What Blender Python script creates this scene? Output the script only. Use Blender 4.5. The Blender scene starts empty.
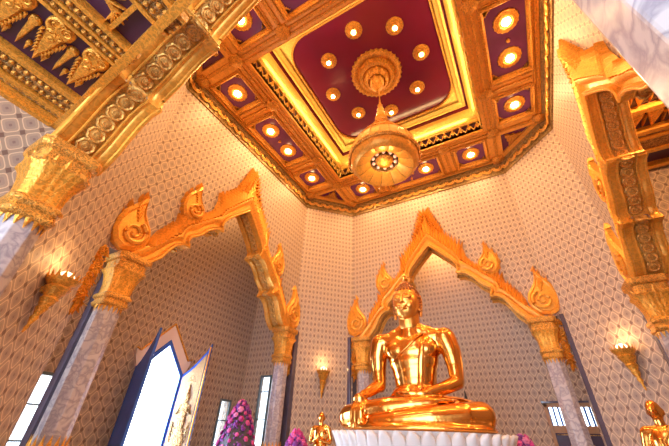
import bpy, bmesh, math, random
from mathutils import Vector, Matrix
random.seed(7)
S = bpy.context.scene
COL = S.collection
PI = math.pi
# ------------------------------------------------------------------ camera, world, light, exposure
cam_d = bpy.data.cameras.new('camera'); cam = bpy.data.objects.new('camera', cam_d); COL.objects.link(cam)
cam_d.sensor_width = 36; cam_d.lens = 318.08/669*36; cam_d.clip_start = .05; cam_d.clip_end = 200
_r = Vector((0.87460811, 0.48364099, 0.03394188)); _u = Vector((0.24834937, -0.50703524, 0.82537135)); _f = Vector((-0.41639314, 0.71344703, 0.56356906))
cam.matrix_world = Matrix(((_r.x, _u.x, -_f.x, 0), (_r.y, _u.y, -_f.y, 0), (_r.z, _u.z, -_f.z, 0), (0, 0, 0, 1)))
S.camera = cam
w = bpy.data.worlds.new('sky'); S.world = w; w.use_nodes = True
bg = w.node_tree.nodes['Background']; bg.inputs[0].default_value = (.72, .86, 1, 1); bg.inputs[1].default_value = 4
S.view_settings.view_transform = 'Standard'; S.view_settings.look = 'None'; S.view_settings.gamma = 1
S.view_settings.use_curve_mapping = False; S.view_settings.exposure = 0.78
WARM = (1.0, .57, .23)
P_OUT, P_IN, P_SCONCE, P_CHAND, P_COVE = 64, 15, 8, 330, 24
X0, Y0, WX, WY, CH = -2.4391, 6.8686, 5.52, 5.63, 1.79
ZF = -1.6                         # floor; the camera stands at eye height z = 0
ZC = 10.5                         # coffer beams
SP = 3.19                         # arch columns, from the middle of each wall
def day(name, loc, rot, sx, sy, e, col=(.62, .78, 1)):
    l = bpy.data.lights.new(name, 'AREA'); l.shape = 'RECTANGLE'; l.size = sx; l.size_y = sy; l.energy = e; l.color = col
    o = bpy.data.objects.new(name, l); o.location = loc; o.rotation_euler = rot; COL.objects.link(o)
day('daylight_entrance', (-2.4, -6.3, 1.4), (PI/2, 0, 0), 9, 5.5, 210, (.68, .79, 1))
day('daylight_doorway', (-10.75, 6.87, .5), (PI/2, 0, -PI/2), 1.9, 4.2, 380, (.66, .80, 1))
# ------------------------------------------------------------------ materials
def nt(name):
    m = bpy.data.materials.new(name); m.use_nodes = True; t = m.node_tree
    return m, t, t.nodes['Principled BSDF']
def N(t, typ, **k):
    n = t.nodes.new(typ)
    for a, b in k.items(): setattr(n, a, b)
    return n
def M_(t, op, a, b=None, c=None):
    n = t.nodes.new('ShaderNodeMath'); n.operation = op
    for i, v in enumerate((a, b, c)):
        if v is None: continue
        if isinstance(v, (int, float)): n.inputs[i].default_value = v
        else: t.links.new(v, n.inputs[i])
    return n.outputs[0]
def mixc(t, f, a, b):
    n = t.nodes.new('ShaderNodeMix'); n.data_type = 'RGBA'
    for s, v in ((0, f), (6, a), (7, b)):
        if isinstance(v, (int, float)): n.inputs[s].default_value = v
        elif isinstance(v, tuple): n.inputs[s].default_value = (*v, 1)
        else: t.links.new(v, n.inputs[s])
    return n.outputs[2]
def plain(name, col, rough=.5, metal=0, var=.12, scale=6, bump=0, emis=None, es=0):
    m, t, p = nt(name)
    tc = N(t, 'ShaderNodeTexCoord'); nz = N(t, 'ShaderNodeTexNoise'); nz.inputs['Scale'].default_value = scale; nz.inputs['Detail'].default_value = 4
    t.links.new(tc.outputs['Object'], nz.inputs['Vector'])
    d = tuple(c*(1-var) for c in col); e = tuple(min(1, c*(1+var)) for c in col)
    t.links.new(mixc(t, nz.outputs[0], d, e), p.inputs['Base Color'])
    p.inputs['Roughness'].default_value = rough; p.inputs['Metallic'].default_value = metal
    if bump:
        b = N(t, 'ShaderNodeBump'); b.inputs['Strength'].default_value = bump; b.inputs['Distance'].default_value = .03
        t.links.new(nz.outputs[0], b.inputs['Height']); t.links.new(b.outputs[0], p.inputs['Normal'])
    if emis: p.inputs['Emission Color'].default_value = (*emis, 1); p.inputs['Emission Strength'].default_value = es
    return m
def gilt(name, col, rough=.36, metal=.5, scale=9, bump=.45, dark=.5, dist=.02):
    """carved gilding: voronoi scrollwork as relief, with a darker tone in the hollows"""
    m, t, p = nt(name)
    tc = N(t, 'ShaderNodeTexCoord'); v = N(t, 'ShaderNodeTexVoronoi', feature='SMOOTH_F1'); v.inputs['Scale'].default_value = scale
    nz = N(t, 'ShaderNodeTexNoise'); nz.inputs['Scale'].default_value = scale*.6; nz.inputs['Detail'].default_value = 2; nz.inputs['Distortion'].default_value = 1.5
    add = N(t, 'ShaderNodeVectorMath', operation='ADD'); sc = N(t, 'ShaderNodeVectorMath', operation='SCALE'); sc.inputs['Scale'].default_value = .12
    t.links.new(tc.outputs['Object'], nz.inputs['Vector']); t.links.new(nz.outputs['Color'], sc.inputs[0])
    t.links.new(tc.outputs['Object'], add.inputs[0]); t.links.new(sc.outputs[0], add.inputs[1]); t.links.new(add.outputs[0], v.inputs['Vector'])
    wv = M_(t, 'SINE', M_(t, 'MULTIPLY', v.outputs['Distance'], 16)); h = M_(t, 'MULTIPLY_ADD', wv, .5, .5)
    lo = tuple(c*dark for c in col)
    t.links.new(mixc(t, h, lo, col), p.inputs['Base Color'])
    p.inputs['Roughness'].default_value = rough; p.inputs['Metallic'].default_value = metal
    b = N(t, 'ShaderNodeBump'); b.inputs['Strength'].default_value = bump; b.inputs['Distance'].default_value = dist
    t.links.new(h, b.inputs['Height']); t.links.new(b.outputs[0], p.inputs['Normal'])
    return m
def wallpaper():
    m, t, p = nt('wallpaper_lattice')
    g = N(t, 'ShaderNodeNewGeometry'); P = g.outputs['Position']; Nn = g.outputs['True Normal']
    cr = N(t, 'ShaderNodeVectorMath', operation='CROSS_PRODUCT'); cr.inputs[0].default_value = (0, 0, 1); t.links.new(Nn, cr.inputs[1])
    dt = N(t, 'ShaderNodeVectorMath', operation='DOT_PRODUCT'); t.links.new(P, dt.inputs[0]); t.links.new(cr.outputs[0], dt.inputs[1])
    sp = N(t, 'ShaderNodeSeparateXYZ'); t.links.new(P, sp.inputs[0])
    a = M_(t, 'DIVIDE', dt.outputs['Value'], .33); b = M_(t, 'DIVIDE', sp.outputs[2], .47)
    fa = M_(t, 'SUBTRACT', M_(t, 'FRACT', M_(t, 'ADD', a, b)), .5); fb = M_(t, 'SUBTRACT', M_(t, 'FRACT', M_(t, 'SUBTRACT', a, b)), .5)
    A = M_(t, 'ABSOLUTE', fa); B = M_(t, 'ABSOLUTE', fb); mn = M_(t, 'MINIMUM', A, B)
    rr = M_(t, 'POWER', M_(t, 'ADD', M_(t, 'POWER', A, 4.5), M_(t, 'POWER', B, 4.5)), 1/4.5)   # rounded ogee cell
    ring = M_(t, 'MULTIPLY', M_(t, 'GREATER_THAN', rr, .36), M_(t, 'LESS_THAN', rr, .415))
    node = M_(t, 'GREATER_THAN', mn, .37)
    core = M_(t, 'LESS_THAN', rr, .23); dot = M_(t, 'LESS_THAN', rr, .075)
    c = mixc(t, M_(t, 'GREATER_THAN', rr, .42), (.44, .33, .26), (.40, .30, .235)); c = mixc(t, core, c, (.37, .28, .235)); c = mixc(t, dot, c, (.27, .18, .16))
    c = mixc(t, ring, c, (.72, .55, .38)); c = mixc(t, node, c, (.20, .12, .10))
    t.links.new(c, p.inputs['Base Color']); p.inputs['Roughness'].default_value = .55
    return m
def marble():
    m, t, p = nt('veined_marble')
    tc = N(t, 'ShaderNodeTexCoord'); nz = N(t, 'ShaderNodeTexNoise'); nz.inputs['Scale'].default_value = 5; nz.inputs['Detail'].default_value = 8; nz.inputs['Distortion'].default_value = .8
    t.links.new(tc.outputs['Object'], nz.inputs['Vector'])
    v = M_(t, 'ABSOLUTE', M_(t, 'SUBTRACT', nz.outputs[0], .5)); v = M_(t, 'MINIMUM', M_(t, 'MULTIPLY', v, 9), 1)
    n2 = N(t, 'ShaderNodeTexNoise'); n2.inputs['Scale'].default_value = 2; t.links.new(tc.outputs['Object'], n2.inputs['Vector'])
    c = mixc(t, n2.outputs[0], (.48, .42, .43), (.62, .56, .57)); c = mixc(t, v, (.33, .29, .33), c)
    t.links.new(c, p.inputs['Base Color']); p.inputs['Roughness'].default_value = .22
    return m
def glow(name, col, st):
    m, t, p = nt(name); p.inputs['Base Color'].default_value = (*col, 1); p.inputs['Emission Color'].default_value = (*col, 1); p.inputs['Emission Strength'].default_value = st
    return m
def glassm():
    m, t, p = nt('window_glass'); p.inputs['Base Color'].default_value = (.85, .95, 1, 1); p.inputs['Alpha'].default_value = .25; p.inputs['Roughness'].default_value = .05
    return m
WALL = wallpaper(); MARB = marble()
GOLD = gilt('carved_gilding', (.92, .42, .055), scale=14, dark=.64, bump=.3); GOLDP = gilt('smooth_gilding', (.90, .42, .06), rough=.36, metal=.42, scale=11, bump=.12, dark=.8)
GOLDC = gilt('ceiling_beam_gilding', (.96, .50, .095), rough=.4, metal=.3, scale=9, bump=.08, dark=.82)
GOLDF = gilt('fine_carved_gilding', (.92, .43, .07), scale=22, bump=.45, dark=.42, dist=.015)
GOLDB = gilt('bright_yellow_gilding', (1, .64, .14), scale=16, bump=.3, dark=.72, dist=.012, metal=.2)
GOLDD = gilt('aged_dark_gilding', (.62, .36, .13), scale=14, bump=.8, dark=.3, metal=.6)
OLIVE = gilt('olive_frieze', (.40, .26, .09), scale=10, bump=.4, dark=.5, metal=.3)
def buddha_gold(name='polished_gold', bs=.10):
    m, t, p = nt(name); p.inputs['Base Color'].default_value = (.84, .39, .09, 1); p.inputs['Metallic'].default_value = 1; p.inputs['Roughness'].default_value = .16
    tc = N(t, 'ShaderNodeTexCoord'); nz = N(t, 'ShaderNodeTexNoise'); nz.inputs['Scale'].default_value = 3.5; t.links.new(tc.outputs['Object'], nz.inputs['Vector'])
    b = N(t, 'ShaderNodeBump'); b.inputs['Strength'].default_value = bs; b.inputs['Distance'].default_value = .05
    t.links.new(nz.outputs[0], b.inputs['Height']); t.links.new(b.outputs[0], p.inputs['Normal'])
    return m
BUD = buddha_gold(); BUDH = buddha_gold('polished_gold_face', .0); BUDH.node_tree.nodes['Principled BSDF'].inputs['Roughness'].default_value = .33; HAIR = plain('dark_bronze_curls', (.36, .12, .03), .3, .8)
PURP = plain('purple_lacquer', (.12, .022, .11), .2, 0, .35, 2); REDP = plain('crimson_lacquer', (.15, .008, .035), .16, 0, .45, .5)
DARK = plain('dark_purple_ground', (.05, .012, .045), .4); WOOD = plain('dark_polished_wood', (.10, .085, .13), .1, 0, .3, 4)  # WOOD: brown wood, its blue window reflections tinted into the base colour
BROWN = plain('brown_timber', (.42, .22, .10), .45, 0, .2, 8); BLUE = plain('daylight_blue_wood', (.04, .13, .55), .25, 0, .2, 4)  # BLUE: daylight on dark wood, put into the colour
WHITE = plain('white_marble', (.70, .66, .66), .3, 0, .06, 4); TRIMW = plain('pink_white_stone', (.80, .68, .64), .35, 0, .06, 5)
FLOOR = plain('polished_stone_floor', (.30, .24, .22), .15, 0, .15, 2); LEAF = plain('leaf_green', (.07, .06, .07), .6); VASE = plain('porcelain', (.5, .5, .6), .2)
PINK = [plain('magenta_blossom', (.48, .025, .24), .5), plain('pink_blossom', (.62, .08, .30), .5), plain('violet_blossom', (.20, .03, .26), .5), plain('rose_blossom', (.68, .2, .40), .5)]
LAMP = glow('lamp_lens', (1, .78, .5), 22); BULB = glow('candle_bulb', (.9, .5, .35), .25); SGLOW = glow('sconce_glass', (1, .70, .45), 1.5); GLASS = glassm()
PALEG = gilt('pale_gilt_lacquer', (.58, .37, .15), scale=20, dark=.8, metal=.3, bump=.2)
GOLDS = gilt('orange_carved_gilding', (.95, .50, .09), scale=18, dark=.62, metal=.35, bump=.3)
ROUND = gilt('roundel_gilding', (.85, .44, .10), scale=20, dark=.5, metal=.5, bump=.4)
BLACK = plain('black_metal', (.02, .018, .02), .4)
# ------------------------------------------------------------------ mesh helpers
class MB:
    def __init__(s): s.v = []; s.f = []
    def add(s, v, f):
        o = len(s.v); s.v += [tuple(p) for p in v]; s.f += [tuple(i+o for i in q) for q in f]; return s
    def box(s, a, b):
        (x0, y0, z0), (x1, y1, z1) = a, b
        return s.add([(x0,y0,z0),(x1,y0,z0),(x1,y1,z0),(x0,y1,z0),(x0,y0,z1),(x1,y0,z1),(x1,y1,z1),(x0,y1,z1)],
                     [(0,3,2,1),(4,5,6,7),(0,1,5,4),(1,2,6,5),(2,3,7,6),(3,0,4,7)])
    def prism(s, poly, fn0, fn1):
        """poly of 2-D points; fn0 / fn1 map a point to the near and far face"""
        n = len(poly); s.add([fn0(p) for p in poly]+[fn1(p) for p in poly],
            [tuple(range(n)), tuple(range(2*n-1, n-1, -1))]+[(i, i+n, (i+1) % n+n, (i+1) % n) for i in range(n)]); return s
    def lathe(s, prof, n=24, c=(0,0,0), rad=None, ax='z', cap=True):
        """prof: (r, h) pairs; rad(angle, k) scales the radius"""
        vs = []; m = len(prof)
        for k, (r, h) in enumerate(prof):
            for i in range(n):
                a = 2*PI*i/n; q = r*(rad(a, k) if rad else 1)
                p = (q*math.cos(a), q*math.sin(a), h)
                if ax == 'y': p = (p[0], p[2], p[1])
                vs.append((p[0]+c[0], p[1]+c[1], p[2]+c[2]))
        fs = [(k*n+i, k*n+(i+1) % n, (k+1)*n+(i+1) % n, (k+1)*n+i) for k in range(m-1) for i in range(n)]
        if cap: fs += [tuple(range(n-1, -1, -1)), tuple((m-1)*n+i for i in range(n))]
        return s.add(vs, fs)
    def tube(s, pts, r, n=8, taper=None):
        pts = [Vector(p) for p in pts]; m = len(pts); vs = []
        up = Vector((0, 0, 1)); 
        for k, p in enumerate(pts):
            d = (pts[min(k+1, m-1)]-pts[max(k-1, 0)]).normalized()
            a = d.cross(up if abs(d.dot(up)) < .95 else Vector((1, 0, 0))).normalized(); b = d.cross(a)
            q = r*(taper(k/(m-1)) if taper else 1)
            for i in range(n):
                t = 2*PI*i/n; vs.append(p+a*q*math.cos(t)+b*q*math.sin(t))
        fs = [(k*n+i, k*n+(i+1) % n, (k+1)*n+(i+1) % n, (k+1)*n+i) for k in range(m-1) for i in range(n)]
        fs += [tuple(range(n-1, -1, -1)), tuple((m-1)*n+i for i in range(n))]
        return s.add(vs, fs)
    def ball(s, c, r, n=8, m=6):
        if isinstance(r, (int, float)): r = (r, r, r)
        vs = [(c[0], c[1], c[2]-r[2])]; 
        for j in range(1, m):
            b = -PI/2+PI*j/m
            for i in range(n): a = 2*PI*i/n; vs.append((c[0]+r[0]*math.cos(b)*math.cos(a), c[1]+r[1]*math.cos(b)*math.sin(a), c[2]+r[2]*math.sin(b)))
        vs.append((c[0], c[1], c[2]+r[2])); L = len(vs)-1
        fs = [(0, 1+(i+1) % n, 1+i) for i in range(n)]
        for j in range(m-2): fs += [(1+j*n+i, 1+j*n+(i+1) % n, 1+(j+1)*n+(i+1) % n, 1+(j+1)*n+i) for i in range(n)]
        fs += [(L, 1+(m-2)*n+i, 1+(m-2)*n+(i+1) % n) for i in range(n)]
        return s.add(vs, fs)
    def xf(s, M):
        s.v = [tuple(M @ Vector(p)) for p in s.v]; return s
    def build(s, name, mat, parent=None, smooth=False, bevel=0, kind=None, mods=None):
        me = bpy.data.meshes.new(name); me.from_pydata(s.v, [], s.f); me.validate()
        bm = bmesh.new(); bm.from_mesh(me); bmesh.ops.recalc_face_normals(bm, faces=bm.faces); bm.to_mesh(me); bm.free()
        me.materials.append(mat)
        for p in me.polygons: p.use_smooth = smooth
        o = bpy.data.objects.new(name, me); COL.objects.link(o)
        if parent: o.parent = parent
        if bevel:
            b = o.modifiers.new('bevel', 'BEVEL'); b.width = bevel; b.segments = 2; b.limit_method = 'ANGLE'
        if kind: o['kind'] = kind
        if smooth:
            try:
                me.set_sharp_from_angle(angle=math.radians(50))
            except Exception: pass
        return o
def tag(o, label, cat, group=None, kind=None):
    o['label'] = label; o['category'] = cat
    if group: o['group'] = group
    if kind: o['kind'] = kind
    return o
def empty(name, loc, rz=0, label=None, cat=None, group=None, kind=None):
    o = bpy.data.objects.new(name, None); o.empty_display_size = .2; o.location = loc; o.rotation_euler = (0, 0, rz); COL.objects.link(o)
    if label: tag(o, label, cat, group)
    if kind: o['kind'] = kind
    return o
def kids(o): return [c for c in list(COL.objects) if c.parent == o]
def copy_tree(o, parent=None):
    c = o.copy(); COL.objects.link(c); c.parent = parent
    for ch in kids(o): copy_tree(ch, c)
    return c
def struct(name, mb, mat, **k): 
    o = mb.build(name, mat, **k); o['kind'] = 'structure'; return o
def lerp_path(pts, n):
    P = [Vector(p) for p in pts]; L = [0]
    for a, b in zip(P, P[1:]): L.append(L[-1]+(b-a).length)
    out = []
    for i in range(n):
        d = L[-1]*i/(n-1); k = 0
        while k < len(P)-2 and L[k+1] < d: k += 1
        t = (d-L[k])/max(1e-9, L[k+1]-L[k]); out.append(P[k].lerp(P[k+1], min(1, t)))
    return out
# ------------------------------------------------------------------ profile of the lobed arches: (u, v) from the middle of the wall, right half from apex to capital
INNER = [(0, 7.12), (.28, 6.84), (.62, 6.48), (.86, 6.20), (1.0, 5.97), (1.02, 5.80), (.93, 5.62), (1.12, 5.62), (1.32, 5.52), (1.52, 5.32), (1.68, 5.08), (1.84, 4.94), (1.98, 4.84), (2.02, 4.68), (1.92, 4.50), (2.14, 4.50), (2.34, 4.36), (2.50, 4.10), (2.62, 3.84), (2.80, 3.64), (2.98, 3.5)]
OUTER = [(0, 8.15), (.35, 7.7), (.8, 7.1), (1.15, 6.65), (1.4, 6.25), (1.6, 5.95), (1.8, 5.78), (2.05, 5.55), (2.3, 5.3), (2.45, 5.05), (2.6, 4.75), (2.75, 4.45), (2.95, 4.2), (3.2, 4.0), (3.42, 3.8), (3.55, 3.62), (3.6, 3.5)]
OPEN = 3.78                        # half width of the opening left beside the columns
def wall_frame(side):
    if side == 'left': return Vector((X0-WX, Y0, 0)), -PI/2
    if side == 'right': return Vector((X0+WX, Y0, 0)), PI/2
    if side == 'back': return Vector((X0, Y0+WY, 0)), PI
    return Vector((X0, Y0-WY, 0)), 0
def L2W(side):
    o, a = wall_frame(side); return Matrix.Translation(o) @ Matrix.Rotation(a, 4, 'Z')
TH = .42                           # wall thickness
# ------------------------------------------------------------------ structure
struct('floor', MB().box((-13, -7, ZF-.2), (8, 17, ZF)), FLOOR)
for side in ('left', 'back', 'right', 'front'):
    m = MB(); cw = OPEN+.0
    top = 10.7
    full = (WX if side in ('back', 'front') else WY)-CH
    # the wall above the opening, cut along the arch, split in two halves at the apex
    for sg in (1, -1):
        poly = [(0, top), (0, 7.4)]+[(u+.08 if u else 0, v+.1) for u, v in INNER[1:]]+[(3.05, 3.6), (full, 3.6), (full, top)]
        poly = [(sg*u, v) for u, v in poly]
        m.prism(poly, lambda p: (p[0], 0, p[1]), lambda p: (p[0], -TH, p[1]))
    m.xf(L2W(side)); struct('wall_'+side, m, WALL)
for nm, sx, sy in (('back_left', -1, 1), ('back_right', 1, 1), ('front_left', -1, -1), ('front_right', 1, -1)):
    a = Vector((X0+sx*WX, Y0+sy*(WY-CH), 0)); b = Vector((X0+sx*(WX-CH), Y0+sy*WY, 0)); n = Vector((sx, sy, 0)).normalized()*.25
    ds = (b-a).normalized()
    m = MB(); q = [a, b, b+n, a+n]
    m.add([(p.x, p.y, ZF) for p in q]+[(p.x, p.y, 10.7) for p in q], [(0,1,2,3),(4,5,6,7),(0,1,5,4),(1,2,6,5),(2,3,7,6),(3,0,4,7)])
    struct('wall_'+nm, m, WALL)
def wallgrid(name, axis, at, th, us, zs, hole, extra=None):
    m = MB()
    for i in range(len(us)-1):
        for j in range(len(zs)-1):
            um, zm = (us[i]+us[i+1])/2, (zs[j]+zs[j+1])/2
            if hole(um, zm): continue
            if axis == 'x': m.box((min(at, at+th), us[i], zs[j]), (max(at, at+th), us[i+1], zs[j+1]))
            else: m.box((us[i], min(at, at+th), zs[j]), (us[i+1], max(at, at+th), zs[j+1]))
    if extra: extra(m)
    return struct(name, m, WALL)
# left bay: tall pointed doorway and narrow windows
XB = -10.2; D0, D1 = Y0-.80, Y0+.80
NW = .225; NY = [Y0-2.82, Y0+3.05]
def lb_hole(y, z):
    if D0 < y < D1 and z < 2.62: return True
    for c in NY:
        if abs(y-c) < NW and -1.2 < z < 1.08: return True
    return False
def lb_extra(m):
    for a, b in (((D0, 1.62), (Y0, 2.56)), ((D1, 1.62), (Y0, 2.56))):
        m.prism([a, b, (a[0], 2.62)], lambda p: (XB, p[0], p[1]), lambda p: (XB-.3, p[0], p[1]))
        m.prism([b, (b[0], 2.62), (a[0], 2.62)], lambda p: (XB, p[0], p[1]), lambda p: (XB-.3, p[0], p[1]))
HB = 3.84
YL0, YL1 = Y0-HB, Y0+HB
us = sorted({YL0-.3, NY[0]-NW, NY[0]+NW, D0, Y0, D1, NY[1]-NW, NY[1]+NW, YL1+.3})
wallgrid('wall_left_bay', 'x', XB, -.3, us, [ZF, -1.2, 1.08, 2.62, 9.0], lb_hole, lb_extra)
FW = (-9.27, -8.82)
wallgrid('wall_left_bay_far_side', 'y', YL1, .12, [XB, FW[0], FW[1], X0-WX-TH], [ZF, -1.2, 1.97, 9.0], lambda x, z: FW[0] < x < FW[1] and -1.2 < z < 1.97)
struct('wall_left_bay_near_side', MB().box((XB, YL0-.12, ZF), (X0-WX-TH, YL0, 9)), WALL)
struct('ceiling_left_bay', MB().box((XB-.3, YL0-.2, 9), (X0-WX-TH+.02, YL1+.2, 9.15)), GOLDD)
# back bay
YB = Y0+WY+2.25; BX0, BX1 = X0-4.5, X0+4.5
PW = (.17, 1.74)
wallgrid('wall_back_bay', 'y', YB, .3, [BX0-.2, PW[0], PW[1], BX1+.2], [ZF, 1.32, 9.0], lambda x, z: PW[0] < x < PW[1] and z < 1.32)
struct('wall_back_bay_left_side', MB().box((BX0-.2, Y0+WY+TH, ZF), (BX0, YB, 9)), WALL)
struct('wall_back_bay_right_side', MB().box((BX1, Y0+WY+TH, ZF), (BX1+.2, YB, 9)), WALL)
struct('ceiling_back_bay', MB().box((BX0-.2, Y0+WY+TH-.02, 9), (BX1+.2, YB+.3, 9.15)), GOLDD)
# right bay
XR = X0+WX+2.6
struct('wall_right_bay', MB().box((XR, Y0-4.6, ZF), (XR+.2, Y0+4.6, 7.6)), WALL)
struct('wall_right_bay_far_side', MB().box((X0+WX+TH, Y0+4.4, ZF), (XR, Y0+4.6, 7.6)), WALL)
struct('wall_right_bay_near_side', MB().box((X0+WX+TH, Y0-4.6, ZF), (XR, Y0-4.4, 7.6)), WALL)
ZR = 7.5
# front bay (the camera stands in it); its entrance side is open to daylight
ZB = 4.52; XBL = -6.28; YF1 = Y0-WY-TH
struct('wall_front_bay_left', MB().box((XBL-.25, -6.5, ZF), (XBL, YF1+.02, ZB)), WALL)
struct('wall_front_bay_right', MB().box((4.0, -6.5, ZF), (4.25, YF1, ZB)), WALL)
# jambs of dark polished wood where the openings end
for side in ('left', 'back', 'right', 'front'):
    for sg in (1, -1):
        if side == 'front' or (side == 'left' and sg > 0): continue
        j = MB().box((sg*(OPEN+.10)-.11, -TH-.03, ZF), (sg*(OPEN+.10)+.11, .16, 3.62)).xf(L2W(side)); j = j.build('trim_1', WOOD, bevel=.015); j['kind'] = 'structure'
# dark pier behind the first left column
struct('trim_2', MB().box((X0-WX-TH-.1, Y0-SP-.26, ZF), (X0-WX-TH+.14, Y0-SP-.12, 3.55)), WOOD)
# ------------------------------------------------------------------ main ceiling
ceil = empty('ceiling', (X0, Y0, 0), kind='structure')
R0 = 3.3
m = MB()
m.box((-6, R0, ZC+.14), (6, 6.2, ZC+.3)); m.box((-6, -6.2, ZC+.14), (6, -R0, ZC+.3)); m.box((R0, -R0, ZC+.14), (6, R0, ZC+.3)); m.box((-6, -R0, ZC+.14), (-R0, R0, ZC+.3))
m.build('ceiling_slab', GOLDD, ceil)
OX, OY = 5.38, 5.47               # outer edge of the beam grid
m = MB(); bp = [-5.4, -5.05, -3.85, -3.3, -3.2, -2.0, -1.25, 1.25, 2.0, 3.2, 3.3, 3.85, 5.05, 5.4]
def inpan(a): return abs(a) < 1.25 or 2.0 < abs(a) < 3.2
for i in range(len(bp)-1):
    for j in range(len(bp)-1):
        a, b = (bp[i]+bp[i+1])/2, (bp[j]+bp[j+1])/2
        if abs(a) < R0 and abs(b) < R0: continue
        if abs(a) > 3.85 and abs(b) > 3.85: continue
        if 3.85 < abs(a) < 5.05 and inpan(b): continue
        if 3.85 < abs(b) < 5.05 and inpan(a): continue
        m.box((bp[i], bp[j], ZC), (bp[i+1], bp[j+1], ZC+.14))
for sx in (1, -1):
    for sy in (1, -1):
        m.prism([(5.4, 3.85), (3.85, 5.4), (3.85, 4.95), (4.95, 3.85)], lambda p: (sx*p[0], sy*p[1], ZC), lambda p: (sx*p[0], sy*p[1], ZC+.14))
m.build('coffer_beams', GOLDC, ceil)
# raised ribs along the beams
m = MB()
for s in (1, -1):
    for r, wd in ((3.42, .05), (3.58, .10), (3.74, .05), (5.12, .04), (5.22, .08)):
        L = 3.8 if r > 5 else r
        m.box((-L, s*r-wd/2, ZC-.05), (L, s*r+wd/2, ZC)); m.box((s*r-wd/2, -L, ZC-.05), (s*r+wd/2, L, ZC))
    for q in (1.4, 1.625, 1.85, 3.6):
        for t in (1, -1):
            wd = .12 if q in (1.625, 3.6) else .05
            m.box((s*q-wd/2, min(t*3.85, t*5.05), ZC-.05), (s*q+wd/2, max(t*3.85, t*5.05), ZC)); m.box((min(t*3.85, t*5.05), s*q-wd/2, ZC-.05), (max(t*3.85, t*5.05), s*q+wd/2, ZC))
m.build('beam_ribs', GOLDF, ceil)
def rect_frame(m, x0, y0, x1, y1, z, steps):
    """mitred moulding ring inside a rectangle; steps = (inset, drop) pairs"""
    vs = []
    for ins, dz in steps: vs += [(x0+ins, y0+ins, z+dz), (x1-ins, y0+ins, z+dz), (x1-ins, y1-ins, z+dz), (x0+ins, y1-ins, z+dz)]
    n = len(steps); m.add(vs, [(k*4+i, k*4+(i+1) % 4, (k+1)*4+(i+1) % 4, (k+1)*4+i) for k in range(n-1) for i in range(4)])
rects = []
for s in (1, -1):
    for c, h in ((0, 1.25), (2.6, .6), (-2.6, .6)):
        rects.append((c-h, min(s*3.85, s*5.05), c+h, max(s*3.85, s*5.05))); rects.append((min(s*3.85, s*5.05), c-h, max(s*3.85, s*5.05), c+h))
for x0, y0, x1, y1 in rects:
    p = MB().box((x0, y0, ZC+.1), (x1, y1, ZC+.14)).build('coffer_panel', PURP, ceil)
    fr = MB(); rect_frame(fr, x0, y0, x1, y1, ZC, [(-.11, .0), (-.10, -.05), (-.04, -.09), (.0, -.06), (.01, .02), (.04, .03), (.05, .1)])
    fr.build('coffer_frame', GOLDF, ceil)
    br = MB()                      # notched corner leaves
    for cx, cy, dx, dy in ((x0, y0, 1, 1), (x1, y0, -1, 1), (x1, y1, -1, -1), (x0, y1, 1, -1)):
        for k in range(4):
            a = .04+.045*k; q = .04+.045*(3-k)
            br.box((min(cx, cx+dx*(a+.045)), min(cy, cy+dy*(q+.045)), ZC+.05), (max(cx+dx*.1, cx+dx*(a+.045)), max(cy+dy*.1, cy+dy*(q+.045)), ZC+.12))
    br.build('corner_leaf', GOLDF, ceil)
for sx in (1, -1):
    for sy in (1, -1):
        f = lambda z: (lambda p: (sx*p[0], sy*p[1], z))
        MB().prism([(3.85, 3.85), (4.95, 3.85), (3.85, 4.95)], f(ZC+.1), f(ZC+.14)).build('coffer_panel', PURP, ceil)
        g = MB(); g.prism([(4.0, 4.0), (4.12, 4.0), (4.2, 4.07), (4.34, 4.05), (4.42, 4.13), (4.6, 4.1), (4.10, 4.6), (4.13, 4.42), (4.05, 4.34), (4.07, 4.2), (4, 4.12)], f(ZC+.02), f(ZC+.12)); g.build('triangle_leaf', GOLDF, ceil)
        # small bosses at beam crossings
        for bx, by in ((3.58, 3.58), (3.58, 1.625), (1.625, 3.58), (3.58, 5.2), (5.2, 3.58)):
            b = MB(); b.lathe([(.02, -.16), (.09, -.15), (.16, -.09), (.23, -.07), (.25, -.02), (.25, .0)], 16, rad=lambda a, k: 1+.13*math.cos(8*a))
            b.xf(Matrix.Translation((sx*bx, sy*by, ZC-.02))); b.build('beam_boss', GOLDF, ceil, smooth=True)
# cornice band
m = MB(); oct_ = lambda ax, ay, c: [(ax, -ay+c), (ax, ay-c), (ax-c, ay), (-ax+c, ay), (-ax, ay-c), (-ax, -ay+c), (-ax+c, -ay), (ax-c, -ay)]
steps = [(0, 9.93), (.05, 9.95), (.05, 10.02), (.03, 10.05), (.06, 10.32), (.12, 10.34), (.14, 10.42), (.2, 10.44), (.2, 10.52), (.3, 10.52)]
vs = []
for ins, z in steps: vs += [(x, y, z) for x, y in oct_(WX-ins, WY-ins, CH-ins*.58)]
m.add(vs, [(k*8+i, k*8+(i+1) % 8, (k+1)*8+(i+1) % 8, (k+1)*8+i) for k in range(len(steps)-1) for i in range(8)])
m.build('cornice', OLIVE, ceil)
# scallops on the cornice
m = MB(); pts = oct_(WX-.10, WY-.10, CH-.058)
for i in range(8):
    a, b = Vector(pts[i]), Vector(pts[(i+1) % 8]); L = (b-a).length; n = max(1, round(L/.42)); d = (b-a)/L; nn = Vector((-d.y, d.x))
    if nn.dot(a) > 0: nn = -nn
    for k in range(n):
        c = a+d*(k+.5)*L/n; R = L/n*.5
        for r in (R*.97, R*.6):
            m.tube([(c.x+d.x*r*math.cos(t)+nn.x*.01, c.y+d.y*r*math.cos(t)+nn.y*.01, 10.31-r*1.05*math.sin(t)) for t in [PI*q/8 for q in range(9)]], .03, 5)
m.build('cornice_scallops', GOLDC, ceil)
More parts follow.
